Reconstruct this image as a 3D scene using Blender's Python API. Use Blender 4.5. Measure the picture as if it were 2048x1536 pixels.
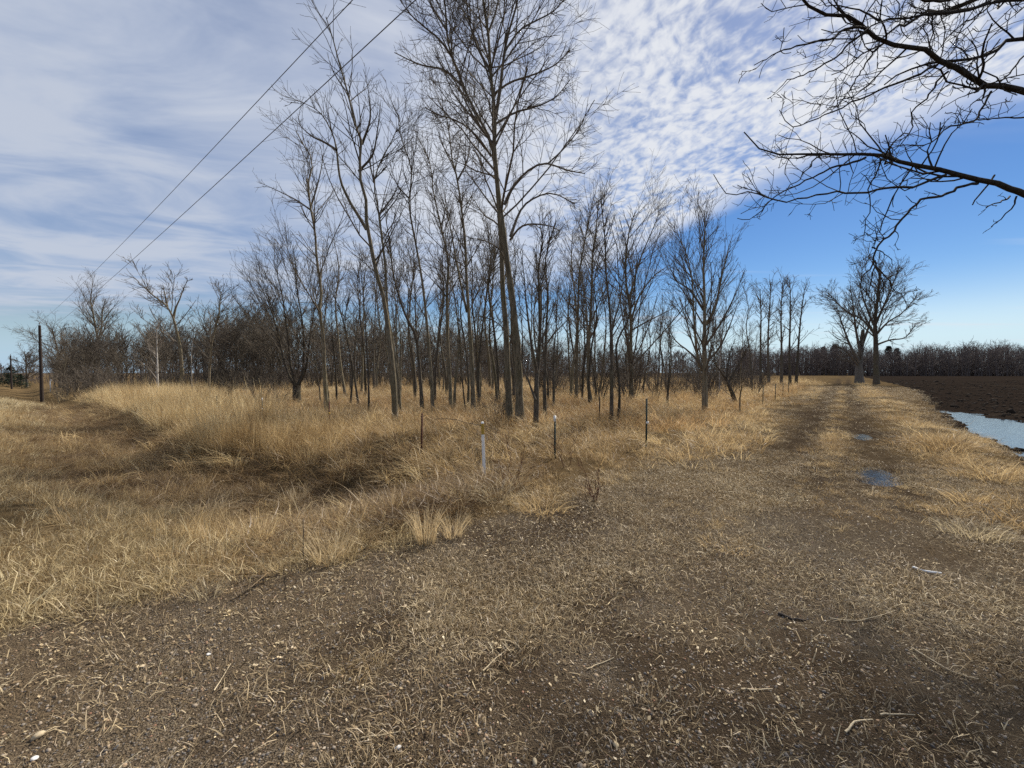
import bpy, math, random
import numpy as np
from mathutils import Vector

for o in list(bpy.data.objects):
    bpy.data.objects.remove(o, do_unlink=True)
scene = bpy.context.scene
COL = scene.collection
R = math.radians
rng = np.random.default_rng(7)
random.seed(7)

# ------------------------------------------------------------------ camera
F, CX, CY, HOR = 820.0, 1024.0, 768.0, 745.0      # focal length and centre in photo pixels, horizon row
CAMZ = 1.6
PITCH = math.atan((CY - HOR) / F)
cam_d = bpy.data.cameras.new('camera')
cam_d.sensor_width = 36.0
cam_d.lens = F / 2048.0 * 36.0
cam_d.clip_start = 0.05
cam_d.clip_end = 6000.0
cam = bpy.data.objects.new('camera', cam_d)
cam.location = (0, 0, CAMZ)
cam.rotation_euler = (math.pi / 2 - PITCH, 0, 0)
COL.objects.link(cam)
scene.camera = cam

# ------------------------------------------------------------------ sun, sky, exposure
SUN_AZ, SUN_EL = R(42), R(44)
sdir = Vector((math.sin(SUN_AZ) * math.cos(SUN_EL), math.cos(SUN_AZ) * math.cos(SUN_EL), math.sin(SUN_EL)))
sun_d = bpy.data.lights.new('sun', 'SUN')
sun_d.energy = 5.0
sun_d.angle = R(1.2)
sun_d.color = (1.0, 0.93, 0.82)
sun = bpy.data.objects.new('sun', sun_d)
sun.rotation_euler = sdir.to_track_quat('Z', 'Y').to_euler()
sun.location = (30, 25, 40)
COL.objects.link(sun)

scene.view_settings.view_transform = 'Standard'
scene.view_settings.look = 'None'
scene.view_settings.gamma = 1.0
scene.view_settings.exposure = 0.35
scene.view_settings.use_curve_mapping = False
scene.cycles.max_bounces = 3
scene.cycles.diffuse_bounces = 2
scene.cycles.glossy_bounces = 2
scene.cycles.transmission_bounces = 2
scene.cycles.caustics_reflective = False
scene.cycles.caustics_refractive = False
scene.cycles.transparent_max_bounces = 4
scene.cycles.use_denoising = False


class NT:
    """small helper to write node trees"""
    def __init__(self, tree):
        self.t = tree
        tree.nodes.clear()

    def n(self, typ, props=None, **inp):
        nd = self.t.nodes.new(typ)
        for k, v in (props or {}).items():
            setattr(nd, k, v)
        for k, v in inp.items():
            key = int(k[1:]) if k[0] == 'i' and k[1:].isdigit() else k.replace('_', ' ')
            s = nd.inputs[key]
            if isinstance(v, bpy.types.NodeSocket):
                self.t.links.new(v, s)
            else:
                s.default_value = v
        return nd

    def math(self, op, a, b=0.0, c=None, clamp=False):
        kw = dict(i0=a, i1=b)
        if c is not None:
            kw['i2'] = c
        return self.n('ShaderNodeMath', {'operation': op, 'use_clamp': clamp}, **kw).outputs[0]

    def mix(self, f, a, b, typ='MIX'):
        nd = self.n('ShaderNodeMix', {'data_type': 'RGBA', 'blend_type': typ})
        for s, v in ((nd.inputs[0], f), (nd.inputs[6], a), (nd.inputs[7], b)):
            if isinstance(v, bpy.types.NodeSocket):
                self.t.links.new(v, s)
            else:
                s.default_value = v if not isinstance(v, tuple) or len(v) == 4 else (*v, 1)
        return nd.outputs[2]

    def smooth(self, v, a, b, lo=0.0, hi=1.0):
        return self.n('ShaderNodeMapRange', {'interpolation_type': 'SMOOTHSTEP'}, i0=v, i1=a, i2=b, i3=lo, i4=hi).outputs[0]

    def noise(self, vec, scale, detail=4.0, rough=0.55, dist=0.0, dim='3D'):
        return self.n('ShaderNodeTexNoise', {'noise_dimensions': dim}, Vector=vec, Scale=scale, Detail=detail,
                      Roughness=rough, Distortion=dist).outputs[0]

    def ramp(self, f, stops):
        nd = self.n('ShaderNodeValToRGB', None, i0=f)
        el = nd.color_ramp.elements
        while len(el) < len(stops):
            el.new(0.5)
        for e, (p, c) in zip(el, stops):
            e.position = p
            e.color = (*c, 1) if len(c) == 3 else c
        return nd.outputs[0]


world = bpy.data.worlds.new('World')
scene.world = world
world.use_nodes = True
W = NT(world.node_tree)
tc = W.n('ShaderNodeTexCoord')
sep = W.n('ShaderNodeSeparateXYZ', None, Vector=tc.outputs['Generated'])
sky = W.n('ShaderNodeTexSky', {'sky_type': 'NISHITA', 'sun_disc': False, 'sun_elevation': SUN_EL, 'sun_rotation': SUN_AZ,
                               'altitude': 200.0, 'air_density': 1.0, 'dust_density': 0.15, 'ozone_density': 2.0})
skyc = W.n('ShaderNodeHueSaturation', None, Hue=0.508, Saturation=W.smooth(sep.outputs[2], 0.0, 0.20, 0.80, 1.36), Value=0.92, Color=sky.outputs[0]).outputs[0]
skyc = W.mix(W.smooth(sep.outputs[2], 0.0, 0.12, 0.65, 0.0), skyc, (3.3, 5.9, 8.9, 1))
zc = W.math('MAXIMUM', sep.outputs[2], 0.02)
px = W.math('DIVIDE', sep.outputs[0], zc)          # the cloud deck is a flat sheet overhead
py = W.math('DIVIDE', sep.outputs[1], zc)
pv = W.n('ShaderNodeCombineXYZ', None, X=px, Y=py).outputs[0]
warp = W.n('ShaderNodeTexNoise', None, Vector=pv, Scale=0.9, Detail=2.0).outputs[1]
pw = W.n('ShaderNodeVectorMath', {'operation': 'MULTIPLY_ADD'}, i0=warp, i1=(0.40, 0.40, 0), i2=pv).outputs[0]
# edge of the deck: clear sky beyond the line y = g(x)
gx = W.math('MULTIPLY_ADD', px, 1 / 16.0, 0.5)
fc = W.n('ShaderNodeFloatCurve', None, Value=gx)
cv = fc.mapping.curves[0]
pts = [(-8, 6.9), (-3.6, 6.1), (-1, 5.5), (0, 5.1), (0.6, 4.5), (0.95, 3.8), (1.16, 3.0), (1.34, 2.35), (1.56, 1.92), (1.92, 1.46), (3.2, 0.85), (8, 0.2)]
while len(cv.points) < len(pts):
    cv.points.new(0.5, 0.5)
for p, (a, b) in zip(cv.points, pts):
    p.location = (a / 16 + 0.5, b / 10)
fc.mapping.update()
gy = W.math('MULTIPLY', fc.outputs[0], 10.0)
edge_n = W.noise(pw, 1.1, 5.0, 0.6)
dist_e = W.math('SUBTRACT', gy, py)
dist_e = W.math('DIVIDE', dist_e, W.math('MULTIPLY_ADD', W.math('MAXIMUM', py, 0.0), 0.38, 0.25))
dist_e = W.math('ADD', dist_e, W.math('MULTIPLY_ADD', edge_n, 1.3, -0.65))
deck = W.smooth(dist_e, -0.34, 0.62)
# soft sheets on the left, broken ripples on the right
rot = W.n('ShaderNodeMapping', {'vector_type': 'POINT'}, Vector=pw, Rotation=(0, 0, R(38)), Scale=(1.0, 0.68, 1))
rip = W.noise(rot.outputs[0], 22.0, 3.0, 0.55, 0.25)
rip_big = W.noise(pw, 2.6, 4.0, 0.55)
rmask = W.smooth(W.math('ADD', px, W.math('MULTIPLY', py, -0.15)), -0.55, 0.35)
broken = W.math('ADD', W.math('MULTIPLY', rip, 0.62), W.math('MULTIPLY', rip_big, 0.55))
near_e = W.smooth(dist_e, 0.2, 1.0)                # the rim of the deck is a smooth veil
cov_r = W.smooth(broken, 0.40, 0.72, 0.22, 0.95)
cov_r = W.math('ADD', W.math('MULTIPLY', cov_r, near_e), W.math('MULTIPLY', W.math('SUBTRACT', 1.0, near_e), 0.80))
rot2 = W.n('ShaderNodeMapping', {'vector_type': 'POINT'}, Vector=pw, Rotation=(0, 0, R(24)), Scale=(0.75, 1.2, 1))
veil = W.noise(rot2.outputs[0], 1.15, 6.0, 0.55, 0.6)
cov_l = W.smooth(veil, 0.28, 0.62, 0.48, 0.90)
up_gap = W.math('MULTIPLY', W.smooth(sep.outputs[2], 0.50, 0.72), W.smooth(W.noise(pw, 3.4, 4.0, 0.55), 0.42, 0.62))
cov_l = W.math('MULTIPLY', cov_l, W.math('SUBTRACT', 1.0, W.math('MULTIPLY', up_gap, 0.55)))
cov = W.math('ADD', W.math('MULTIPLY', cov_r, rmask), W.math('MULTIPLY', cov_l, W.math('SUBTRACT', 1.0, rmask)))
cov = W.math('MULTIPLY', cov, deck)
wisp = W.noise(W.n('ShaderNodeMapping', None, Vector=pv, Rotation=(0, 0, R(8)), Scale=(0.16, 0.9, 1)).outputs[0], 1.0, 4.0, 0.5)
wispm = W.math('MULTIPLY', W.smooth(wisp, 0.56, 0.72), 0.45)
cov = W.math('MAXIMUM', cov, wispm)
thick = W.smooth(veil, 0.35, 0.65)
sunv = W.n('ShaderNodeVectorMath', {'operation': 'DOT_PRODUCT'}, i0=tc.outputs['Generated'], i1=tuple(sdir)).outputs['Value']
glow = W.smooth(sunv, 0.25, 1.0)                    # clouds scatter more light towards the sun
cl = W.mix(thick, (4.6, 5.4, 7.0, 1), (5.6, 6.1, 7.1, 1))
cl = W.mix(glow, cl, (8.0, 8.2, 8.6, 1))
skyfin = W.mix(cov, skyc, cl)
bg = W.n('ShaderNodeBackground', None, Color=skyfin, Strength=0.08)
W.t.links.new(bg.outputs[0], W.n('ShaderNodeOutputWorld').inputs[0])


# ------------------------------------------------------------------ numeric helpers
def _hash(ix, iy, seed):
    h = (ix.astype(np.int64) * 374761393 + iy.astype(np.int64) * 668265263 + seed * 1442695041) & 0xFFFFFFFF
    h = ((h ^ (h >> 13)) * 1274126177) & 0xFFFFFFFF
    return ((h ^ (h >> 16)) & 0xFFFF) / 65535.0


def vnoise(x, y, seed=0):
    x = np.asarray(x, float)
    y = np.asarray(y, float)
    ix, iy = np.floor(x), np.floor(y)
    fx, fy = x - ix, y - iy
    fx, fy = fx * fx * (3 - 2 * fx), fy * fy * (3 - 2 * fy)
    a, b = _hash(ix, iy, seed), _hash(ix + 1, iy, seed)
    c, d = _hash(ix, iy + 1, seed), _hash(ix + 1, iy + 1, seed)
    return (a * (1 - fx) + b * fx) * (1 - fy) + (c * (1 - fx) + d * fx) * fy


def fbm(x, y, s, seed=0, octs=3):
    t, amp, tot = 0.0, 1.0, 0.0
    for k in range(octs):
        t = t + amp * vnoise(x * s, y * s, seed + k * 17)
        tot += amp
        amp *= 0.5
        s *= 2.03
    return t / tot


def sst(v, a, b):
    t = np.clip((np.asarray(v, float) - a) / (b - a), 0, 1)
    return t * t * (3 - 2 * t)


def polydist(x, y, poly):
    """signed distance to a polygon, negative inside"""
    x = np.asarray(x, float)
    y = np.asarray(y, float)
    d = np.full(x.shape, 1e9)
    ins = np.zeros(x.shape, bool)
    n = len(poly)
    for i in range(n):
        ax, ay = poly[i]
        bx, by = poly[(i + 1) % n]
        ex, ey = bx - ax, by - ay
        t = np.clip(((x - ax) * ex + (y - ay) * ey) / (ex * ex + ey * ey), 0, 1)
        d = np.minimum(d, np.hypot(x - ax - t * ex, y - ay - t * ey))
        if ay != by:
            ins ^= ((ay > y) != (by > y)) & (x < ex * (y - ay) / ey + ax)
    return np.where(ins, -d, d)


# ------------------------------------------------------------------ lie of the land
DD, DN, D0 = (-0.777, 0.629), (0.629, 0.777), (-3.0, 5.75)     # ditch along the road
POND = [(22.8, 22.8), (20.2, 17.6), (19.2, 15.2), (26, 13.5), (32, 9), (22, 4.5), (11.4, 8.9), (11.9, 11.2), (14.1, 14.5), (17.8, 19.0)]
POND_Z = -0.27
PUDDLES = [((5.85, 6.55), 0.80, 0.40), ((9.25, 10.85), 0.75, 0.33), ((12.7, 12.1), 0.45, 0.28), ((10.75, 8.6), 0.55, 0.25)]


def track_w(x, y):
    return (x - 0.812 * y + 0.26) * 0.776


def ditch_sq(x, y):
    dx, dy = x - D0[0], y - D0[1]
    s = dx * DD[0] + dy * DD[1]
    return s, dx * DN[0] + dy * DN[1] - np.interp(s, [-3, -2, 1, 5.5, 17, 40], [1.0, 0.95, 0.45, -0.95, -0.5, 0.0])


_pbx = np.array([-30, -8, -5, -3.1, -2.5, -1.6, -0.6, 0.45, 1.6, 4.2, 7.6, 24, 200.0])
_pby = np.array([-22, -3.0, 0.6, 2.45, 2.95, 3.35, 4.15, 4.75, 5.8, 9.0, 13.2, 33, 250.0])


def pad_d(x, y):
    """> 0 beyond the edge of the gravel pad, in metres (roughly)"""
    return (y - np.interp(x, _pbx, _pby)) * 0.75


def field_d(x, y):
    w = track_w(x, y)
    e = 2.75 + 0.075 * np.clip(y - 8, 0, 40) + 0.5 * (fbm(x, y, 0.45, 5) - 0.5) * 2
    return w - e + np.clip(5.5 - y, 0, 50) * -1.0


def height(x, y):
    x = np.asarray(x, float)
    y = np.asarray(y, float)
    r = np.hypot(x, y)
    s, q = ditch_sq(x, y)
    w = track_w(x, y)
    z = 0.05 * (fbm(x, y, 0.35, 1) - 0.5) + 0.02 * (fbm(x, y, 2.2, 2) - 0.5)
    # the land falls away gently to the far left
    left = sst(-(x + 0.25 * y), 6, 40)
    z = z - left * 0.020 * np.clip(s - 10, 0, 90)
    dend = sst(s, -2.6, 0.3)
    z = z - 0.62 * np.exp(-(np.abs(q) / np.where(q < 0, 2.1, 1.35)) ** 2.6) * dend
    z = z + 0.10 * sst(-q, 1.5, 4.0) * dend * sst(s, 1, 8)          # road shoulder
    pd = pad_d(x, y)
    mead = sst(q, 1.2, 3.5) * sst(pd, 0.2, 1.5) * (w < -1.6)
    z = z + mead * (0.10 + 0.16 * (fbm(x, y, 0.8, 3) - 0.45)) * np.clip(12 / np.maximum(r, 12), 0.25, 1)
    tr = sst(y, 5.5, 9) * np.exp(-(np.maximum(np.abs(w) - 1.2, 0) / 0.5) ** 2)
    z = z - tr * 0.075 * (np.exp(-((w - 0.62) / 0.28) ** 2) + np.exp(-((w + 0.62) / 0.28) ** 2)) + tr * 0.05 * np.exp(-(w / 0.3) ** 2)
    bank = np.exp(-((w - 2.15) / 0.5) ** 2) * sst(y, 3.5, 9) * sst(-y, -60, -25)
    z = z + bank * (0.06 + 0.18 * (fbm(x, y, 0.7, 9) - 0.4))
    fd = field_d(x, y)
    fm = sst(fd, -0.5, 1.0)
    clod = fbm(x, y, 1.6, 11, 4) - 0.5
    z = z - fm * 0.20 + fm * clod * 0.09 * np.clip(20 / np.maximum(r, 20), 0.3, 1)
    pdist = polydist(x, y, POND) + 0.9 * (fbm(x, y, 0.9, 21) - 0.5) * 2 + 0.35 * (fbm(x, y, 3.1, 23) - 0.5) * 2
    z = z - sst(-pdist, -0.9, 0.9) * 0.16
    for (cx, cy), a, b in PUDDLES:
        tx, ty = 0.63, 0.776
        u = (x - cx) * tx + (y - cy) * ty
        v = (x - cx) * ty - (y - cy) * tx
        z = z - 0.11 * np.exp(-((u / a) ** 2 + (v / b) ** 2))
    return z


def ray(pxx, pyy):
    u, up = pxx - CX, -(pyy - CY)
    return u, F * math.cos(PITCH) + up * math.sin(PITCH), -F * math.sin(PITCH) + up * math.cos(PITCH)


def at(pxx, pyy, Y):
    a, b, c = ray(pxx, pyy)
    return np.array([a / b * Y, Y, CAMZ + c / b * Y])


def ground(pxx, pyy):
    a, b, c = ray(pxx, pyy)
    t = np.linspace(math.log(1.2), math.log(400), 4000)
    Y = np.exp(t)
    zz = CAMZ + c / b * Y
    hh = height(a / b * Y, Y)
    k = np.argmax(zz <= hh) if (zz <= hh).any() else len(Y) - 1
    return np.array([a / b * Y[k], Y[k], hh[k]])


# ------------------------------------------------------------------ materials
def new_mat(name):
    m = bpy.data.materials.new(name)
    m.use_nodes = True
    return m, NT(m.node_tree)


def finish(n, surf, disp=None):
    o = n.n('ShaderNodeOutputMaterial')
    n.t.links.new(surf, o.inputs[0])


def simple(name, color, rough=0.7, var=0.25, scale=8.0, bump=0.3, metal=0.0, spec=0.3):
    m, n = new_mat(name)
    pos = n.n('ShaderNodeNewGeometry').outputs['Position']
    nz = n.noise(pos, scale, 5.0, 0.6)
    c = n.mix(nz, tuple(v * (1 - var) for v in color), tuple(min(1, v * (1 + var)) for v in color))
    b = n.n('ShaderNodeBump', None, Strength=bump, Distance=0.02, Height=nz)
    p = n.n('ShaderNodeBsdfPrincipled', None, Base_Color=c, Roughness=rough, Metallic=metal, Normal=b.outputs[0])
    p.inputs['Specular IOR Level'].default_value = spec
    finish(n, p.outputs[0])
    return m


def bark(name, c1, c2, moss=(0.11, 0.10, 0.035), mossf=0.35):
    m, n = new_mat(name)
    g = n.n('ShaderNodeNewGeometry')
    st = n.n('ShaderNodeMapping', None, Vector=g.outputs['Position'], Scale=(1, 1, 0.16)).outputs[0]
    n1 = n.noise(st, 26.0, 5.0, 0.65)
    n2 = n.noise(g.outputs['Position'], 1.3, 3.0, 0.5)
    c = n.mix(n.smooth(n1, 0.3, 0.7), c1, c2)
    rnd = n.n('ShaderNodeObjectInfo').outputs['Random']
    c = n.mix(n.math('MULTIPLY', n.smooth(n2, 0.45, 0.7), mossf), c, moss)
    hv = n.n('ShaderNodeHueSaturation', None, Value=n.math('MULTIPLY_ADD', rnd, 0.5, 0.75), Color=c).outputs[0]
    b = n.n('ShaderNodeBump', None, Strength=1.0, Distance=0.05, Height=n1)
    p = n.n('ShaderNodeBsdfPrincipled', None, Base_Color=hv, Roughness=0.9, Normal=b.outputs[0])
    p.inputs['Specular IOR Level'].default_value = 0.15
    finish(n, p.outputs[0])
    return m


def blade_mat(name, c_lo, c_hi, transl=0.45, fixed=None):
    """dry stalks: colour varies from blade to blade and from tuft to tuft"""
    m, n = new_mat(name)
    col = n.n('ShaderNodeAttribute', {'attribute_name': 'shade'}).outputs['Fac']
    tint = n.n('ShaderNodeAttribute', {'attribute_name': 'tint', 'attribute_type': 'INSTANCER'}).outputs['Fac'] if fixed is None else n.n('ShaderNodeValue').outputs[0]
    if fixed is not None:
        tint.default_value = fixed
    c = n.mix(col, c_lo, c_hi)
    c = n.n('ShaderNodeHueSaturation', None, Hue=n.math('MULTIPLY_ADD', tint, 0.022, 0.489),
            Saturation=n.math('MULTIPLY_ADD', tint, -0.25, 1.12), Value=n.math('MULTIPLY_ADD', tint, 1.1, 0.38), Color=c).outputs[0]
    d = n.n('ShaderNodeBsdfDiffuse', None, Color=c)
    t = n.n('ShaderNodeBsdfTranslucent', None, Color=c)
    g = n.n('ShaderNodeBsdfGlossy', None, Color=(0.9, 0.9, 0.9, 1), Roughness=0.45)
    a = n.n('ShaderNodeMixShader', None, i0=transl, i1=d.outputs[0], i2=t.outputs[0])
    a2 = n.n('ShaderNodeMixShader', None, i0=0.03, i1=a.outputs[0], i2=g.outputs[0])
    finish(n, a2.outputs[0])
    return m


def ground_mat():
    m, n = new_mat('ground_soil_and_thatch')
    pos = n.n('ShaderNodeNewGeometry').outputs['Position']
    za = n.n('ShaderNodeAttribute', {'attribute_name': 'zone'})
    zs = n.n('ShaderNodeSeparateColor', None, Color=za.outputs['Color'])
    thatch, gravel, wet = zs.outputs[0], zs.outputs[1], zs.outputs[2]
    fine = n.noise(pos, 55.0, 4.0, 0.7)
    mid = n.noise(pos, 7.0, 5.0, 0.65)
    big = n.noise(pos, 0.9, 4.0, 0.55)
    vor = n.n('ShaderNodeTexVoronoi', None, Vector=pos, Scale=120.0)
    soil = n.ramp(mid, [(0.25, (0.055, 0.039, 0.023)), (0.75, (0.155, 0.112, 0.068))])
    grv = n.ramp(vor.outputs['Distance'], [(0.0, (0.40, 0.335, 0.25)), (0.45, (0.125, 0.096, 0.066)), (1.0, (0.035, 0.027, 0.019))])
    grv = n.mix(n.smooth(big, 0.3, 0.7), grv, (0.12, 0.088, 0.056))
    tht = n.ramp(fine, [(0.2, (0.05, 0.034, 0.017)), (0.5, (0.14, 0.095, 0.048)), (0.8, (0.28, 0.20, 0.105))])
    c = n.mix(n.smooth(n.math('ADD', gravel, n.math('MULTIPLY_ADD', mid, 0.6, -0.3)), 0.3, 0.7), soil, grv)
    c = n.mix(n.smooth(n.math('ADD', thatch, n.math('MULTIPLY_ADD', mid, 0.9, -0.45)), 0.3, 0.75), c, tht)
    wetf = n.smooth(n.math('ADD', wet, n.math('MULTIPLY_ADD', mid, 0.5, -0.25)), 0.35, 0.75)
    c = n.mix(wetf, c, n.mix(fine, (0.045, 0.032, 0.021, 1), (0.11, 0.08, 0.052, 1)))
    h = n.math('ADD', n.math('MULTIPLY', fine, 0.5), n.math('MULTIPLY', mid, 1.0))
    h = n.math('ADD', h, n.math('MULTIPLY', vor.outputs['Distance'], -0.35))
    b = n.n('ShaderNodeBump', None, Strength=0.9, Distance=0.03, Height=h)
    p = n.n('ShaderNodeBsdfDiffuse', None, Color=c, Roughness=0.5, Normal=b.outputs[0])
    finish(n, p.outputs[0])
    return m


def field_mat():
    m, n = new_mat('ploughed_soil')
    pos = n.n('ShaderNodeNewGeometry').outputs['Position']
    st = n.n('ShaderNodeMapping', None, Vector=pos, Rotation=(0, 0, R(39)), Scale=(1, 0.4, 1)).outputs[0]
    mid = n.noise(st, 5.0, 6.0, 0.7)
    fine = n.noise(pos, 40.0, 4.0, 0.7)
    big = n.noise(st, 0.25, 4.0, 0.6)
    c = n.ramp(mid, [(0.25, (0.018, 0.013, 0.010)), (0.6, (0.036, 0.027, 0.021)), (0.85, (0.070, 0.053, 0.040))])
    c = n.mix(n.math('MULTIPLY', n.smooth(big, 0.52, 0.72), 0.5), c, (0.075, 0.058, 0.042))
    h = n.math('ADD', n.math('MULTIPLY', fine, 0.4), mid)
    b = n.n('ShaderNodeBump', None, Strength=1.0, Distance=0.08, Height=h)
    p = n.n('ShaderNodeBsdfDiffuse', None, Color=c, Roughness=0.5, Normal=b.outputs[0])
    finish(n, p.outputs[0])
    return m


def water_mat():
    m, n = new_mat('meltwater')
    pos = n.n('ShaderNodeNewGeometry').outputs['Position']
    h = n.math('ADD', n.noise(pos, 7.0, 3.0, 0.5), n.math('MULTIPLY', n.noise(pos, 31.0, 2.0, 0.5), 0.35))
    b = n.n('ShaderNodeBump', None, Strength=0.25, Distance=0.02, Height=h)
    p = n.n('ShaderNodeBsdfPrincipled', None, Base_Color=(0.03, 0.028, 0.024, 1), Roughness=0.04, IOR=1.33, Normal=b.outputs[0])
    finish(n, p.outputs[0])
    return m


def pebble_mat():
    m, n = new_mat('pebbles')
    tint = n.n('ShaderNodeAttribute', {'attribute_name': 'tint', 'attribute_type': 'INSTANCER'}).outputs['Fac']
    c = n.ramp(tint, [(0.0, (0.07, 0.066, 0.066)), (0.3, (0.17, 0.145, 0.12)), (0.55, (0.28, 0.23, 0.175)), (0.75, (0.36, 0.26, 0.16)),
                      (0.88, (0.25, 0.12, 0.07)), (1.0, (0.42, 0.38, 0.32))])
    p = n.n('ShaderNodeBsdfPrincipled', None, Base_Color=c, Roughness=0.8)
    finish(n, p.outputs[0])
    return m


M = {
    'ground': ground_mat(), 'field': field_mat(), 'water': water_mat(), 'pebble': pebble_mat(),
    'bark': bark('bark_olive_brown', (0.085, 0.070, 0.046), (0.27, 0.225, 0.155)),
    'bark_dark': bark('bark_dark', (0.045, 0.037, 0.028), (0.145, 0.12, 0.09), mossf=0.25),
    'bark_black': bark('bark_black', (0.022, 0.018, 0.015), (0.06, 0.05, 0.04), mossf=0.1),
    'bark_grey': bark('bark_grey', (0.06, 0.053, 0.045), (0.19, 0.17, 0.145), mossf=0.15),
    'twig': bark('twig_brown', (0.10, 0.083, 0.063), (0.17, 0.142, 0.108), mossf=0.0),
    'twig_grey': bark('twig_grey', (0.10, 0.083, 0.066), (0.15, 0.125, 0.10), mossf=0.0),
    'twig_red': bark('twig_red', (0.085, 0.035, 0.022), (0.14, 0.062, 0.04), mossf=0.0),
    'birch': bark('birch_bark', (0.26, 0.235, 0.20), (0.62, 0.58, 0.52), mossf=0.0),
    'twig_pale': bark('twig_pale', (0.20, 0.17, 0.14), (0.30, 0.26, 0.215), mossf=0.0),
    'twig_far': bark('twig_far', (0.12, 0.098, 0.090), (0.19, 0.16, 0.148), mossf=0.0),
    'straw': blade_mat('dry_straw', (0.28, 0.180, 0.080), (0.80, 0.595, 0.30)),
    'straw_pale': blade_mat('pale_grass', (0.26, 0.190, 0.095), (0.74, 0.59, 0.33)),
    'straw_gold': blade_mat('golden_tussock', (0.30, 0.198, 0.092), (0.78, 0.585, 0.305)),
    'straw_rust': blade_mat('rusty_forest_grass', (0.28, 0.165, 0.072), (0.72, 0.49, 0.235)),
    'litter': blade_mat('litter', (0.13, 0.088, 0.046), (0.56, 0.43, 0.25), 0.15),
    'tuft_straw': blade_mat('tuft_straw', (0.36, 0.25, 0.13), (0.80, 0.63, 0.37), fixed=0.62),
    'tuft_straw_pale': blade_mat('tuft_pale', (0.30, 0.23, 0.13), (0.72, 0.60, 0.38), fixed=0.55),
    'tuft_straw_gold': blade_mat('tuft_gold', (0.36, 0.24, 0.11), (0.76, 0.56, 0.28), fixed=0.58),
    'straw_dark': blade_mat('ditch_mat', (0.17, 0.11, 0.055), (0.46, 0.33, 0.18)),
    'clod': simple('clod', (0.030, 0.023, 0.018), 0.95, 0.5, 30.0, 0.8, spec=0.03),
    'needle': simple('needles', (0.018, 0.032, 0.015), 0.8, 0.4, 5.0),
    'pole': simple('creosote_pole', (0.040, 0.028, 0.022), 0.85, 0.4, 12.0),
    'wire': simple('wire_grey', (0.10, 0.105, 0.12), 0.5, 0.1, 3.0),
    'metal_grey': simple('grey_metal', (0.20, 0.20, 0.20), 0.5, 0.2, 10.0),
    'rust': simple('rusty_steel', (0.085, 0.032, 0.018), 0.8, 0.5, 40.0),
    'green_post': simple('dark_green_steel', (0.022, 0.034, 0.026), 0.6, 0.4, 30.0),
    'white_paint': simple('white_paint', (0.78, 0.765, 0.72), 0.7, 0.22, 18.0),
    'yellow_paint': simple('yellow_paint', (0.42, 0.27, 0.045), 0.7, 0.45, 40.0),
    'stone_white': simple('white_stone', (0.62, 0.60, 0.57), 0.7, 0.15, 40.0),
    'stone_tan': simple('tan_stone', (0.46, 0.37, 0.24), 0.8, 0.2, 40.0),
    'stalk': simple('bleached_stalk', (0.50, 0.41, 0.27), 0.8, 0.25, 30.0),
    'plastic': simple('white_plastic', (0.66, 0.68, 0.69), 0.45, 0.1, 30.0),
    'deadwood': simple('dead_wood', (0.06, 0.047, 0.037), 0.9, 0.4, 25.0),
    'pinefar': simple('far_pine', (0.016, 0.022, 0.014), 0.9, 0.4, 1.0),
}


# ------------------------------------------------------------------ mesh helpers
def mesh_np(name, verts, faces_list, mat, smooth=True):
    """faces_list: list of (n,k) int arrays"""
    me = bpy.data.meshes.new(name)
    verts = np.ascontiguousarray(verts, dtype=np.float32).reshape(-1, 3)
    me.vertices.add(len(verts))
    me.vertices.foreach_set('co', verts.ravel())
    idx = np.concatenate([np.asarray(f, dtype=np.int32).ravel() for f in faces_list]) if faces_list else np.zeros(0, np.int32)
    tot = np.concatenate([np.full(len(f), np.asarray(f).shape[1], np.int32) for f in faces_list]) if faces_list else np.zeros(0, np.int32)
    me.loops.add(len(idx))
    me.loops.foreach_set('vertex_index', idx)
    me.polygons.add(len(tot))
    st = np.concatenate([[0], np.cumsum(tot)[:-1]]).astype(np.int32) if len(tot) else tot
    me.polygons.foreach_set('loop_start', st)
    if smooth and len(tot):
        me.polygons.foreach_set('use_smooth', np.ones(len(tot), bool))
    me.update(calc_edges=True)
    if mat is not None:
        me.materials.append(mat)
    return me


def obj(name, me, parent=None, loc=None):
    o = bpy.data.objects.new(name, me)
    COL.objects.link(o)
    if parent is not None:
        o.parent = parent
    if loc is not None:
        o.location = loc
    return o


def tag(o, label=None, cat=None, group=None, kind=None):
    if label:
        o['label'] = label
    if cat:
        o['category'] = cat
    if group:
        o['group'] = group
    if kind:
        o['kind'] = kind
    return o


def thing(name, label, cat, loc=(0, 0, 0), group=None):
    o = bpy.data.objects.new(name, None)
    o.empty_display_size = 0.2
    COL.objects.link(o)
    o.location = [float(v) for v in loc]
    return tag(o, label, cat, group)


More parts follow.
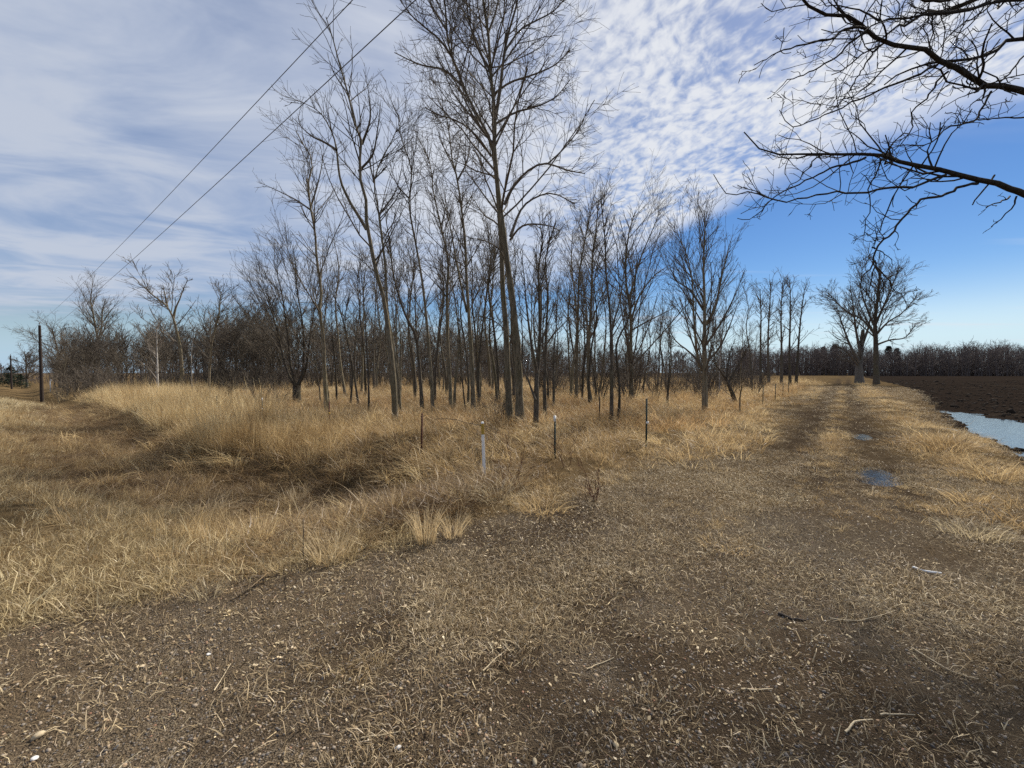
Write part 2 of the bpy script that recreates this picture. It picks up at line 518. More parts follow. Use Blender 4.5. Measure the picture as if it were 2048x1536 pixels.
def tubes(P, Rr, sides):
    """P (B,K,3), Rr (B,K) -> verts, quads"""
    B, K, _ = P.shape
    T = np.empty_like(P)
    T[:, 1:-1] = P[:, 2:] - P[:, :-2]
    T[:, 0] = P[:, 1] - P[:, 0]
    T[:, -1] = P[:, -1] - P[:, -2]
    T /= np.maximum(np.linalg.norm(T, axis=2, keepdims=True), 1e-9)
    mean = T.mean(1)
    ref = np.where(np.abs(mean[:, 2:3]) > 0.8, np.array([[1.0, 0.13, 0]]), np.array([[0, 0.07, 1.0]]))[:, None, :]
    U = np.cross(T, np.broadcast_to(ref, T.shape))
    U /= np.maximum(np.linalg.norm(U, axis=2, keepdims=True), 1e-9)
    V = np.cross(T, U)
    a = np.arange(sides) * 2 * np.pi / sides
    ring = U[:, :, None, :] * np.cos(a)[None, None, :, None] + V[:, :, None, :] * np.sin(a)[None, None, :, None]
    verts = P[:, :, None, :] + ring * Rr[:, :, None, None]
    base = (np.arange(B) * K * sides)[:, None, None]
    k = (np.arange(K - 1) * sides)[None, :, None]
    j = np.arange(sides)[None, None, :]
    j2 = (j + 1) % sides
    q = np.stack([base + k + j, base + k + j2, base + k + sides + j2, base + k + sides + j], -1).reshape(-1, 4)
    return verts.reshape(-1, 3), q


def join_tubes(sets):
    vs, fs, off = [], [], 0
    for P, Rr, s in sets:
        if len(P) == 0:
            continue
        v, q = tubes(P, Rr, s)
        vs.append(v)
        fs.append(q + off)
        off += len(v)
    return np.concatenate(vs), [np.concatenate(fs)]


def resample(pts, K):
    pts = np.asarray(pts, float)
    n = len(pts)
    if n > 2:      # Catmull-Rom first, so that traced limbs bend smoothly
        e = np.vstack([2 * pts[0] - pts[1], pts, 2 * pts[-1] - pts[-2]])
        out = []
        for i in range(n - 1):
            p0, p1, p2, p3 = e[i:i + 4]
            for t in np.linspace(0, 1, 7)[:-1]:
                out.append(0.5 * (2 * p1 + (p2 - p0) * t + (2 * p0 - 5 * p1 + 4 * p2 - p3) * t * t + (3 * p1 - p0 - 3 * p2 + p3) * t ** 3))
        out.append(pts[-1])
        pts = np.array(out)
    d = np.concatenate([[0], np.cumsum(np.linalg.norm(np.diff(pts[:, :3], axis=0), axis=1))])
    t = np.linspace(0, d[-1], K)
    return np.stack([np.interp(t, d, pts[:, k]) for k in range(pts.shape[1])], 1)


def spawn(P, Rr, dens, g, t0=0.15, t1=1.0, ang=(30, 60), lr=(0.3, 0.55), shape=0.6, up=0.10, wig=0.12, K=5, rr=0.55, rmin=0.003,
          nmax=12, lmin=0.05, flat=None, tip=0.35):
    """children of the branches P: dens per metre"""
    B, Kp, _ = P.shape
    seg = np.linalg.norm(np.diff(P, axis=1), axis=2)
    L = seg.sum(1)
    n = np.clip(g.poisson(np.maximum(dens * L * (t1 - t0), 0.6)), 0, nmax)
    pi = np.repeat(np.arange(B), n)
    if len(pi) == 0:
        return np.zeros((0, K, 3)), np.zeros((0, K))
    m = len(pi)
    t = t0 + (t1 - t0) * g.random(m) ** 0.9
    f = t * (Kp - 1)
    i0 = np.minimum(f.astype(int), Kp - 2)
    fr = (f - i0)[:, None]
    p = P[pi, i0] * (1 - fr) + P[pi, i0 + 1] * fr
    tan = P[pi, i0 + 1] - P[pi, i0]
    tan /= np.maximum(np.linalg.norm(tan, axis=1, keepdims=True), 1e-9)
    r = Rr[pi, i0] * (1 - fr[:, 0]) + Rr[pi, i0 + 1] * fr[:, 0]
    rv = g.normal(size=(m, 3))
    if flat is not None:
        rv[:, 2] *= flat
    perp = rv - (rv * tan).sum(1, keepdims=True) * tan
    perp /= np.maximum(np.linalg.norm(perp, axis=1, keepdims=True), 1e-9)
    a = np.radians(g.uniform(ang[0], ang[1], m))[:, None]
    d = tan * np.cos(a) + perp * np.sin(a)
    ln = np.maximum(L[pi] * g.uniform(lr[0], lr[1], m) * (1 - shape * t), lmin)
    step = (ln / (K - 1))[:, None]
    out = np.empty((m, K, 3))
    out[:, 0] = p
    for k in range(1, K):
        d = d + g.normal(size=(m, 3)) * wig
        d[:, 2] += up
        d /= np.linalg.norm(d, axis=1, keepdims=True)
        out[:, k] = out[:, k - 1] + d * step
    r0 = np.maximum(np.minimum(r * rr, ln * 0.013 + rmin), rmin)
    tp = np.linspace(1, tip, K)[None, :]
    rad = np.maximum(r0[:, None] * tp, rmin * 0.8)
    return out, rad


def stem(points, r0, r1, K=16, g=None, jit=0.0, flare=0.25):
    P = resample(points, K)
    t = np.linspace(0, 1, K)
    rad = r0 + (r1 - r0) * t ** 0.85
    rad = rad * (1 + flare * np.exp(-t * 14))
    if flare > 0:
        rad = rad * (1 + np.random.default_rng(K + int(r0 * 1e5)).normal(0, 0.05, K))
    if g is not None and jit > 0:
        P[1:-1] += g.normal(size=(K - 2, 3)) * jit
    return P[None], rad[None]


STYLES = {
    # each level: keyword arguments of spawn
    'slender': [dict(dens=2.6, t0=0.32, ang=(28, 58), lr=(0.16, 0.36), shape=0.55, up=0.10, wig=0.10, K=6, rr=0.45, nmax=44),
                dict(dens=3.2, t0=0.12, ang=(22, 50), lr=(0.36, 0.68), shape=0.5, up=0.06, wig=0.11, K=5, rr=0.55, nmax=12),
                dict(dens=4.2, t0=0.12, ang=(22, 52), lr=(0.42, 0.85), shape=0.4, up=0.03, wig=0.13, K=4, rr=0.6, nmax=8)],
    'oak2': [dict(dens=1.7, t0=0.22, ang=(25, 52), lr=(0.28, 0.52), shape=0.35, up=0.06, wig=0.07, K=7, rr=0.5, nmax=22),
             dict(dens=1.5, t0=0.15, ang=(20, 45), lr=(0.40, 0.70), shape=0.4, up=0.05, wig=0.08, K=5, rr=0.55, nmax=12),
             dict(dens=1.9, t0=0.12, ang=(20, 45), lr=(0.45, 0.80), shape=0.4, up=0.03, wig=0.10, K=4, rr=0.6, nmax=7)],
    'big': [dict(dens=2.4, t0=0.42, ang=(30, 62), lr=(0.20, 0.40), shape=0.5, up=0.08, wig=0.11, K=7, rr=0.5, nmax=34),
            dict(dens=3.6, t0=0.15, ang=(28, 60), lr=(0.32, 0.62), shape=0.45, up=0.05, wig=0.14, K=5, rr=0.55, nmax=14),
            dict(dens=7.0, t0=0.12, ang=(25, 58), lr=(0.40, 0.85), shape=0.4, up=0.03, wig=0.15, K=4, rr=0.6, nmax=10)],
    'fan': [dict(dens=3.6, t0=0.10, ang=(22, 46), lr=(0.45, 0.78), shape=0.55, up=0.055, wig=0.05, K=8, rr=0.45, nmax=34),
            dict(dens=3.2, t0=0.15, ang=(16, 38), lr=(0.35, 0.65), shape=0.5, up=0.05, wig=0.07, K=5, rr=0.55, nmax=14),
            dict(dens=4.5, t0=0.12, ang=(16, 40), lr=(0.35, 0.7), shape=0.4, up=0.03, wig=0.09, K=4, rr=0.6, nmax=8)],
    'fan2': [dict(dens=3.4, t0=0.10, ang=(18, 40), lr=(0.30, 0.55), shape=0.45, up=0.055, wig=0.05, K=8, rr=0.45, nmax=30),
             dict(dens=3.4, t0=0.15, ang=(15, 36), lr=(0.38, 0.68), shape=0.5, up=0.05, wig=0.07, K=5, rr=0.55, nmax=14),
             dict(dens=4.5, t0=0.12, ang=(15, 38), lr=(0.38, 0.75), shape=0.4, up=0.03, wig=0.09, K=4, rr=0.6, nmax=8)],
    'oak': [dict(dens=3.0, t0=0.20, ang=(35, 70), lr=(0.42, 0.70), shape=0.35, up=0.07, wig=0.12, K=8, rr=0.5, nmax=26),
            dict(dens=2.2, t0=0.20, ang=(28, 55), lr=(0.35, 0.6), shape=0.4, up=0.06, wig=0.14, K=5, rr=0.55, nmax=12),
            dict(dens=3.6, t0=0.15, ang=(25, 55), lr=(0.35, 0.7), shape=0.4, up=0.04, wig=0.16, K=4, rr=0.6, nmax=9)],
    'bush': [dict(dens=4.0, t0=0.15, ang=(20, 50), lr=(0.35, 0.7), shape=0.4, up=0.05, wig=0.12, K=5, rr=0.6, nmax=14),
             dict(dens=6.0, t0=0.15, ang=(20, 50), lr=(0.35, 0.7), shape=0.4, up=0.03, wig=0.14, K=4, rr=0.6, nmax=9)],
}


def grow(stems, style, g, rmin=0.005, limbs=None, mul=1.0, sides=(8, 5, 3, 3)):
    """stems / limbs: lists of (P, R); returns mesh data of trunk and crown"""
    trunk = [(P, Rr, sides[0]) for P, Rr in stems]
    crown = []
    first = list(stems)
    lev = STYLES[style]
    cur = []
    for P, Rr in first:
        kw = dict(lev[0])
        kw['dens'] *= mul
        cur.append(spawn(P, Rr, g=g, rmin=rmin, **kw))
    for P, Rr in (limbs or []):
        crown.append((P, Rr, 6))
        kw = dict(lev[1])
        cur.append((P, Rr))
    byK = {}
    for P, Rr in cur:
        byK.setdefault(P.shape[1], []).append((P, Rr))
    cur = []
    for K, lst in byK.items():
        cur.append((np.concatenate([a for a, _ in lst]), np.concatenate([b for _, b in lst])))
    nlimb = set(P.shape[1] for P, _ in (limbs or []))
    for P, Rr in cur:
        if P.shape[1] not in nlimb:
            crown.append((P, Rr, sides[1]))
    for li, kw in enumerate(lev[1:], 1):
        nxt = []
        for P, Rr in cur:
            kk = dict(kw)
            kk['dens'] *= mul
            if P.shape[1] in nlimb and li == 1:
                kk['nmax'] = 30
                kk['lr'] = (0.22, 0.5)
            c = spawn(P, Rr, g=g, rmin=rmin, **kk)
            nxt.append(c)
            crown.append((c[0], c[1], sides[min(li + 1, 3)]))
        P = np.concatenate([a for a, _ in nxt])
        Rr = np.concatenate([b for _, b in nxt])
        cur = [(P, Rr)]
    for P, Rr in list(stems) + list(limbs or []):      # twiggy ends of leaders and limbs
        e = spawn(P, Rr, 9.0 * mul, g=g, t0=0.62, t1=1.0, ang=(15, 45), lr=(0.10, 0.22), shape=0.3, up=0.06, wig=0.12, K=5, rr=0.7, rmin=rmin, nmax=18)
        e2 = spawn(e[0], e[1], 6.0, g=g, t0=0.2, ang=(20, 50), lr=(0.35, 0.7), shape=0.4, up=0.03, wig=0.14, K=4, rr=0.7, rmin=rmin, nmax=6)
        crown += [(e[0], e[1], 3), (e2[0], e2[1], 3)]
    return join_tubes(trunk), join_tubes(crown)


def place_tree(name, label, cat, stems, style, seed, bark_m='bark', twig_m='twig', limbs=None, group=None, rmin=0.005, mul=1.0):
    g = np.random.default_rng(seed)
    (tv, tf), (cv_, cf) = grow(stems, style, g, rmin, limbs, mul)
    base = stems[0][0][0, 0].copy()
    base[2] += 0.0
    t = thing(name, label, cat, base, group)
    obj('trunk', mesh_np('trunk', tv - base, tf, M[bark_m]), t)
    obj('crown', mesh_np('crown', cv_ - base, cf, M[twig_m]), t)
    return t


def px_stem(pts, Y=None, r0=6, r1=1.2, dy=None, K=16, flare=0.25, sink=0.15, g=None, jit=0.0, base=True):
    """traced stem: pixels from the foot upwards; widths r0, r1 are radii in photo pixels"""
    if Y is None:
        Y = ground(*pts[0])[1]
    n = len(pts)
    dy = dy if dy is not None else [0.0] * n
    P = [at(p[0], p[1], Y + d) for p, d in zip(pts, dy)]
    if base:
        z = float(height(P[0][0], P[0][1]))
        P[0][2] = z - sink
    s = Y / F
    return stem(P, r0 * s, max(r1 * s, 0.006), K, g, jit, flare if base else 0.0)


# ------------------------------------------------------------------ ground, track, field, water
def build_ground():
    front = np.linspace(-1.25, 1.25, 330)
    back = np.linspace(1.25, 2 * math.pi - 1.25, 60)[1:-1]
    th = np.concatenate([front, back])
    nr = 360
    rr = np.concatenate([[0.0], np.exp(np.linspace(math.log(0.5), math.log(3500), nr))])
    Rm, Tm = np.meshgrid(rr[1:], th, indexing='ij')
    X, Y = Rm * np.sin(Tm), Rm * np.cos(Tm)
    Z = height(X, Y)
    nt = len(th)
    V = np.stack([X, Y, Z], -1).reshape(-1, 3)
    i = np.arange(nr - 1)[:, None]
    j = np.arange(nt)[None, :]
    j2 = (j + 1) % nt
    Q = np.stack([i * nt + j, (i + 1) * nt + j, (i + 1) * nt + j2, i * nt + j2], -1).reshape(-1, 4)
    c0 = len(V)
    V = np.vstack([V, [[0, 0, float(height(0, 0))]]])
    tri = np.stack([np.full(nt, c0), np.arange(nt), (np.arange(nt) + 1) % nt], -1)
    x, y = V[:, 0], V[:, 1]
    w = track_w(x, y)
    s, q = ditch_sq(x, y)
    pd = pad_d(x, y)
    n1 = fbm(x, y, 0.7, 31)
    n2 = fbm(x, y, 1.7, 33)
    grass = sst(pd, -0.1, 0.35)
    rut = np.exp(-((w - 0.62) / 0.33) ** 2) + np.exp(-((w + 0.62) / 0.33) ** 2)
    trk = sst(y, 5, 9) * sst(-np.abs(w), -2.0, -1.5)
    padz = 1 - grass
    thatch = np.maximum(grass, padz * sst(n1 + 0.25 * sst(y, 2.5, 6.5), 0.52, 0.78) * 0.8)
    thatch = np.where(w > 1.2, np.maximum(thatch, sst(y, 2.5, 5) * 0.8), thatch)
    thatch = thatch * (1 - trk * rut * 0.85)
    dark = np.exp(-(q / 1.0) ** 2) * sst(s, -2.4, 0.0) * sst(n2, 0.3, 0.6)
    wet = np.clip(dark * 0.45 + trk * rut * sst(fbm(x, y, 0.5, 35), 0.25, 0.55) * 0.9, 0, 1)
    wet = np.maximum(wet, padz * 0.75 * sst(fbm(x, y, 0.55, 37), 0.55, 0.72))
    for (cx, cy), a, b in PUDDLES:
        wet = np.maximum(wet, 0.9 * np.exp(-((np.hypot(x - cx, y - cy)) / (a * 1.5)) ** 4))
    gravel = padz * sst(-y, -7.5, -3.0)
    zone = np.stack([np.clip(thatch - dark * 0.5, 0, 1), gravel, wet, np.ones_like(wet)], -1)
    fq = V[Q].mean(1)
    fd = field_d(fq[:, 0], fq[:, 1]) > 0
    pq = (pad_d(fq[:, 0], fq[:, 1]) < 0) & ~fd & (track_w(fq[:, 0], fq[:, 1]) < 1.6) & (fq[:, 1] > -6)
    for name, sel, mat in (('ground', ~fd & ~pq, 'ground'), ('farm_track', pq, 'ground'), ('ploughed_field', fd, 'field')):
        q_ = Q[sel]
        fs = [q_]
        if name == 'farm_track':
            fs = [q_, tri]
        used = np.unique(np.concatenate([f.ravel() for f in fs]))
        mp = np.full(len(V), -1, np.int64)
        mp[used] = np.arange(len(used))
        me = mesh_np(name, V[used], [mp[f] for f in fs], M[mat])
        ca = me.attributes.new('zone', 'FLOAT_COLOR', 'POINT')
        ca.data.foreach_set('color', zone[used].astype(np.float32).ravel())
        o = obj(name, me)
        lab = {'ground': 'dead grass ground with a ditch running through it', 'farm_track': 'gravel pad turning into a rutted farm track',
               'ploughed_field': 'dark ploughed field beyond the farm track'}[name]
        tag(o, lab, {'ground': 'ground', 'farm_track': 'track', 'ploughed_field': 'field'}[name], kind='structure')


build_ground()


def water_sheet(name, label, poly, z):
    poly = np.array(poly)
    V = np.column_stack([poly, np.full(len(poly), z)])
    me = mesh_np(name, V, [np.arange(len(poly))[None]], M['water'], smooth=False)
    return tag(obj(name, me), label, 'water', kind='structure')


def blob(cx, cy, a, b, n=20):
    t = np.linspace(0, 2 * np.pi, n, endpoint=False)
    u, v = a * np.cos(t), b * np.sin(t)
    return [(cx + uu * 0.63 + vv * 0.776, cy + uu * 0.776 - vv * 0.63) for uu, vv in zip(u, v)]


water_sheet('water', 'meltwater pool lying along the edge of the dark field', [(24.5, 24.5), (18.5, 20.5), (13.5, 14.5), (10.9, 11), (10.6, 8.6), (22, 3.2), (36, 8), (28, 15), (22, 17.5)], POND_Z)
for k, ((cx, cy), a, b) in enumerate(PUDDLES):
    zc_ = float(height(cx, cy)) + 0.065
    water_sheet('puddle', ['small puddle in the right rut of the track', 'dull puddle farther up the right rut', 'little puddle beside the golden tussocks',
                           'tiny pool at the near corner of the field'][k], blob(cx, cy, a * 1.25, b * 1.25), zc_)


# ------------------------------------------------------------------ scattering (geometry nodes), for what nobody could count
def scatter_tree(name, coll):
    ng = bpy.data.node_groups.new(name, 'GeometryNodeTree')
    ng.interface.new_socket('Geometry', in_out='INPUT', socket_type='NodeSocketGeometry')
    ng.interface.new_socket('Geometry', in_out='OUTPUT', socket_type='NodeSocketGeometry')
    N, Lk = ng.nodes, ng.links
    gi, go = N.new('NodeGroupInput'), N.new('NodeGroupOutput')
    ci = N.new('GeometryNodeCollectionInfo')
    ci.inputs['Collection'].default_value = coll
    ci.inputs['Separate Children'].default_value = True
    ci.inputs['Reset Children'].default_value = True
    ip = N.new('GeometryNodeInstanceOnPoints')
    ip.inputs['Pick Instance'].default_value = True
    Lk.new(gi.outputs[0], ip.inputs['Points'])
    Lk.new(ci.outputs[0], ip.inputs['Instance'])
    for nm, dt, sock in (('vidx', 'INT', 'Instance Index'), ('vrot', 'FLOAT_VECTOR', 'Rotation'), ('vscl', 'FLOAT_VECTOR', 'Scale')):
        a = N.new('GeometryNodeInputNamedAttribute')
        a.data_type = dt
        a.inputs['Name'].default_value = nm
        Lk.new(a.outputs[0], ip.inputs[sock])
    Lk.new(ip.outputs[0], go.inputs[0])
    return ng


def scatter(name, label, cat, variants, P, rot, scl, tint, g):
    coll = bpy.data.collections.new(name + '_sources')
    for i, me in enumerate(variants):
        coll.objects.link(bpy.data.objects.new('%s_source_%02d' % (name, i), me))
    me = bpy.data.meshes.new(name)
    n = len(P)
    me.vertices.add(n)
    me.vertices.foreach_set('co', np.asarray(P, np.float32).ravel())
    if np.ndim(scl) == 1:
        scl = np.repeat(np.asarray(scl)[:, None], 3, 1)
    for nm, dt, arr, key in (('vidx', 'INT', g.integers(0, len(variants), n), 'value'), ('vrot', 'FLOAT_VECTOR', rot, 'vector'),
                             ('vscl', 'FLOAT_VECTOR', scl, 'vector'), ('tint', 'FLOAT', tint, 'value')):
        at_ = me.attributes.new(nm, dt, 'POINT')
        at_.data.foreach_set(key, np.asarray(arr, np.int32 if dt == 'INT' else np.float32).ravel())
    me.update()
    o = obj(name, me)
    md = o.modifiers.new('scatter', 'NODES')
    md.node_group = scatter_tree(name, coll)
    return tag(o, label, cat, kind='stuff')


def blades(n, g, spread, hgt, lean, width, K=4, droop=0.0, lean_dir=None, mat='straw', name='tuft', hvar=0.4, kink=0.0, lsd=None):
    """a tuft of n dry blades; lean in radians, droop bends the tips down"""
    az = g.uniform(0, 2 * np.pi, n)
    rad = spread * np.sqrt(g.random(n))
    base = np.stack([rad * np.cos(az), rad * np.sin(az), np.full(n, -0.02)], -1)
    da = az + g.normal(0, 0.7, n) if lean_dir is None else lean_dir + g.normal(0, 0.55, n)
    le = np.abs(g.normal(lean, lean * 0.45 + 0.05 if lsd is None else lsd, n))
    L = hgt * (1 + g.uniform(-hvar, hvar * 0.6, n))
    P = np.empty((n, K, 3))
    P[:, 0] = base
    a = le.copy()
    for k in range(1, K):
        d = np.stack([np.sin(a) * np.cos(da), np.sin(a) * np.sin(da), np.cos(a)], -1)
        P[:, k] = P[:, k - 1] + d * (L / (K - 1))[:, None]
        a = np.minimum(a + droop * g.uniform(0.4, 1.5, n), 2.3)
        da = da + g.normal(0, kink, n)
    P[:, 1:, 2] = np.maximum(P[:, 1:, 2], 0.005 + 0.02 * g.random((n, K - 1)))
    sd = g.uniform(0, 2 * np.pi, n)
    side = np.stack([np.cos(sd), np.sin(sd), 0.3 * g.normal(size=n)], -1)
    wd = (width * g.uniform(0.6, 1.4, n))[:, None] * np.linspace(1, 0.25, K)[None, :]
    V = np.stack([P - side[:, None] * wd[:, :, None] / 2, P + side[:, None] * wd[:, :, None] / 2], 2)   # n,K,2,3
    b = (np.arange(n) * K * 2)[:, None]
    k = (np.arange(K - 1) * 2)[None]
    Q = np.stack([b + k, b + k + 1, b + k + 3, b + k + 2], -1).reshape(-1, 4)
    me = mesh_np(name, V.reshape(-1, 3), [Q], M[mat], smooth=False)
    sh = np.repeat(g.random(n), K * 2)
    at_ = me.attributes.new('shade', 'FLOAT', 'POINT')
    at_.data.foreach_set('value', sh.astype(np.float32))
    return me


def sector(n, rmin, rmax, g, power=2.0, amax=1.0, amin=None):
    """points in the wedge before the camera; power 2 = even over the ground, 1 = even over the distance"""
    amin = -amax if amin is None else amin
    u = g.random(n)
    if power <= 0:
        r = rmin * (rmax / rmin) ** u
    else:
        r = (rmin ** power + u * (rmax ** power - rmin ** power)) ** (1 / power)
    a = g.uniform(amin, amax, n)
    return r * np.sin(a), r * np.cos(a)


def lay(x, y, g, scale, sv=0.35, tilt=0.12, yaw=None, sink=0.0):
    n = len(x)
    P = np.stack([x, y, height(x, y) - sink], -1)
    rot = np.stack([g.normal(0, tilt, n), g.normal(0, tilt, n), g.uniform(0, 2 * np.pi, n) if yaw is None else yaw + g.normal(0, 0.5, n)], -1)
    scl = scale * (1 + g.uniform(-sv, sv, n))
    return P, rot, scl


g = np.random.default_rng(11)
SEC = 1.02


def zones(x, y):
    s, q = ditch_sq(x, y)
    w = track_w(x, y)
    return s, q, w, pad_d(x, y), field_d(x, y)


# matted meadow grass beyond the ditch and under the trees
def grass_layers():
    # 1. lodged tan grass: the meadow and the near bank
    v = [blades(26, g, 0.17, 0.42, 0.85, 0.0075, 4, 0.45, mat='straw', name='lodged_tuft', kink=0.25) for _ in range(5)]
    v += [blades(24, g, 0.15, 0.52, 1.05, 0.0075, 4, 0.32, lean_dir=0.0, mat='straw', name='lodged_tuft', kink=0.2) for _ in range(4)]
    x1, y1 = sector(8000, 2.8, 16, g, 1.3, SEC)
    x2, y2 = sector(13000, 14, 90, g, 0.6, SEC)
    x, y = np.concatenate([x1, x2]), np.concatenate([y1, y2])
    s, q, w, pd, fd = zones(x, y)
    keep = (pd > 0.05 + 0.3 * (fbm(x, y, 1.1, 41) - 0.5)) & (w < -1.45) & (fd < 0)
    shoulder = (q < -1.3) & (s > -2)
    keep &= ~(shoulder & (g.random(len(x)) < 0.75))
    core = (np.abs(q) < 1.0) & (s > -2.3)
    keep &= ~(core & (fbm(x, y, 0.9, 43) < 0.60))
    keep &= g.random(len(x)) < 0.35 + 1.1 * sst(fbm(x, y, 0.8, 45), 0.3, 0.62)
    x, y = x[keep], y[keep]
    r = np.hypot(x, y)
    P, rot, scl = lay(x, y, g, 1.0, 0.4, 0.15, yaw=2.6 + 2.2 * (fbm(x, y, 0.25, 47) - 0.5))
    scl = scl * np.where(r > 16, 1.0 + 0.02 * (r - 16), 1.0)
    pd, (s, q) = pad_d(x, y), ditch_sq(x, y)
    low = np.minimum(0.42 + 0.58 * sst(pd, 0.3, 3.0), np.where((q < 0.9) & (s > -3), 0.40, 1.0))
    scl = scl * low * (0.7 + 0.6 * fbm(x, y, 0.9, 46))
    tint = np.clip(0.05 + 0.5 * fbm(x, y, 0.35, 49) + 0.5 * (fbm(x, y, 1.9, 50) - 0.25) + g.normal(0, 0.17, len(x)), 0, 1)
    scatter('meadow_grass', 'matted tan dead grass covering the meadow and ditch banks', 'grass', v, P, rot, scl, tint, g)

    # large lodged swathes lying in one direction, with gaps between them
    v = [blades(46, g, 0.20, 0.62, 1.05, 0.0085, 5, 0.22, lean_dir=0.0, mat='straw', name='lodged_swathe', kink=0.12, lsd=0.25) for _ in range(4)]
    v += [blades(56, g, 0.16, 0.46, 0.55, 0.0085, 5, 0.50, mat='straw', name='tussock', kink=0.12, lsd=0.25) for _ in range(3)]
    x, y = sector(5200, 3.4, 42, g, 0.9, SEC)
    s, q, w, pd, fd = zones(x, y)
    keep = (pd > 0.5) & (w < -1.7) & ~((q < -0.9) & (s > -2)) & ~((np.abs(q) < 0.6) & (s > -2) & (g.random(len(x)) < 0.7))
    keep &= g.random(len(x)) < 1.2 * sst(fbm(x, y, 1.1, 245), 0.40, 0.60)
    x, y = x[keep], y[keep]
    r = np.hypot(x, y)
    P, rot, scl = lay(x, y, g, 0.85, 0.45, 0.2, yaw=6.28 * fbm(x, y, 0.5, 247, 1))
    scl = scl * (0.6 + 0.4 * sst(pad_d(x, y), 0.5, 2.5)) * np.where(r > 16, 1 + 0.02 * (r - 16), 1)
    tint = np.clip(0.25 + 0.75 * fbm(x, y, 1.3, 249) + g.normal(0, 0.15, len(x)), 0, 1.1)
    scatter('lodged_grass', 'swathes of tall dead grass bent over and lying flat in the meadow', 'grass', v, P, rot, scl, tint, g)

    # 2. standing reed grass along the far bank of the ditch
    v = [blades(22, g, 0.22, 0.95, 0.12, 0.008, 4, 0.10, mat='straw', name='reed', hvar=0.5, kink=0.1) for _ in range(4)]
    v += [blades(20, g, 0.24, 0.85, 0.30, 0.008, 4, 0.18, mat='straw', name='reed', hvar=0.5, kink=0.15) for _ in range(3)]
    n = 5200
    ss = g.uniform(-0.8, 36, n)
    qq = 1.25 + np.abs(g.normal(0, 1, n)) * (0.9 + 0.05 * ss)
    qc = np.interp(ss, [-3, -2, 1, 5.5, 17, 40], [1.0, 0.95, 0.45, -0.95, -0.5, 0.0])
    x = D0[0] + ss * DD[0] + (qq + qc) * DN[0]
    y = D0[1] + ss * DD[1] + (qq + qc) * DN[1]
    keep = g.random(n) < (0.08 + sst(fbm(x, y, 0.9, 51), 0.36, 0.62)) * sst(ss, -1.0, 3.0)
    keep &= (pad_d(x, y) > 0.5)
    x, y, ss = x[keep], y[keep], ss[keep]
    P, rot, scl = lay(x, y, g, 0.82, 0.45, 0.16)
    scl = scl * (0.38 + 0.62 * sst(ss, 0, 9)) * (0.5 + 0.8 * fbm(x, y, 0.7, 55))
    tint = np.clip(0.0 + 0.85 * fbm(x, y, 1.1, 53) + 0.28 * sst(ss, 4, 12) + g.normal(0, 0.22, len(x)), 0, 1.15)
    scatter('reeds', 'tall standing dry reeds along the far bank of the ditch', 'reeds', v, P, rot, scl, tint, g)

    # ditch floor: brown matted stems lying every way
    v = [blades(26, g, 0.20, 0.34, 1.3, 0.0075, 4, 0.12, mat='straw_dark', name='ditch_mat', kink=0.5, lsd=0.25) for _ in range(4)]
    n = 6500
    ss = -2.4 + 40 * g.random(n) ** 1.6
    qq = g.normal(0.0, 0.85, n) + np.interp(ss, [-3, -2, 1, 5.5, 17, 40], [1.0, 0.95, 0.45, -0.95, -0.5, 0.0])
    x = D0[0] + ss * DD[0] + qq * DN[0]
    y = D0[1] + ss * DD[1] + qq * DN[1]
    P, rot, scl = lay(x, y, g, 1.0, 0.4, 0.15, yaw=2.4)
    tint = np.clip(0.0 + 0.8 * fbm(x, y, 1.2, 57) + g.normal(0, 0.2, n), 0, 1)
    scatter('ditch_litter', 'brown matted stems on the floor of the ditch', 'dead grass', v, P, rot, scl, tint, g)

    # cut reed stubble standing on the near bank of the ditch
    v = [blades(16, g, 0.10, 0.24, 0.16, 0.008, 3, 0.08, mat='straw_gold', name='stubble', hvar=0.6, kink=0.1, lsd=0.14) for _ in range(4)]
    v += [blades(14, g, 0.09, 0.34, 0.45, 0.0075, 4, 0.10, mat='straw', name='stubble', hvar=0.5, kink=0.1, lsd=0.25) for _ in range(3)]
    n = 6000
    ss = -2.0 + 26 * g.random(n) ** 1.2
    qq = -1.1 + g.normal(0, 0.75, n) - 0.03 * ss
    qq = np.where(g.random(n) < 0.22, g.normal(0.1, 0.6, n), qq)
    qc = np.interp(ss, [-3, -2, 1, 5.5, 17, 40], [1.0, 0.95, 0.45, -0.95, -0.5, 0.0])
    x = D0[0] + ss * DD[0] + (qq + qc) * DN[0]
    y = D0[1] + ss * DD[1] + (qq + qc) * DN[1]
    keep = (pad_d(x, y) > 0.15) & (g.random(n) < 1.0 * sst(fbm(x, y, 1.3, 351), 0.47, 0.64))
    x, y = x[keep], y[keep]
    P, rot, scl = lay(x, y, g, 0.72, 0.4, 0.12)
    tint = np.clip(0.2 + 0.7 * fbm(x, y, 0.9, 353) + g.normal(0, 0.18, len(x)), 0, 1.1)
    scatter('reed_stubble', 'cut golden reed stubble on the near bank of the ditch', 'stubble', v, P, rot, scl, tint, g)

    # 3. mown pale grass on the road shoulder at the left, short stubble
    v = [blades(30, g, 0.15, 0.12, 0.6, 0.006, 3, 0.3, mat='straw_pale', name='short_tuft', kink=0.3) for _ in range(4)]
    v += [blades(24, g, 0.17, 0.20, 0.9, 0.006, 4, 0.35, mat='straw_pale', name='short_tuft', kink=0.3) for _ in range(3)]
    x1, y1 = sector(10000, 2.6, 14, g, 1.2, 0.15, -1.05)
    x2, y2 = sector(9000, 12, 60, g, 0.6, -0.35, -1.05)
    x, y = np.concatenate([x1, x2]), np.concatenate([y1, y2])
    s, q, w, pd, fd = zones(x, y)
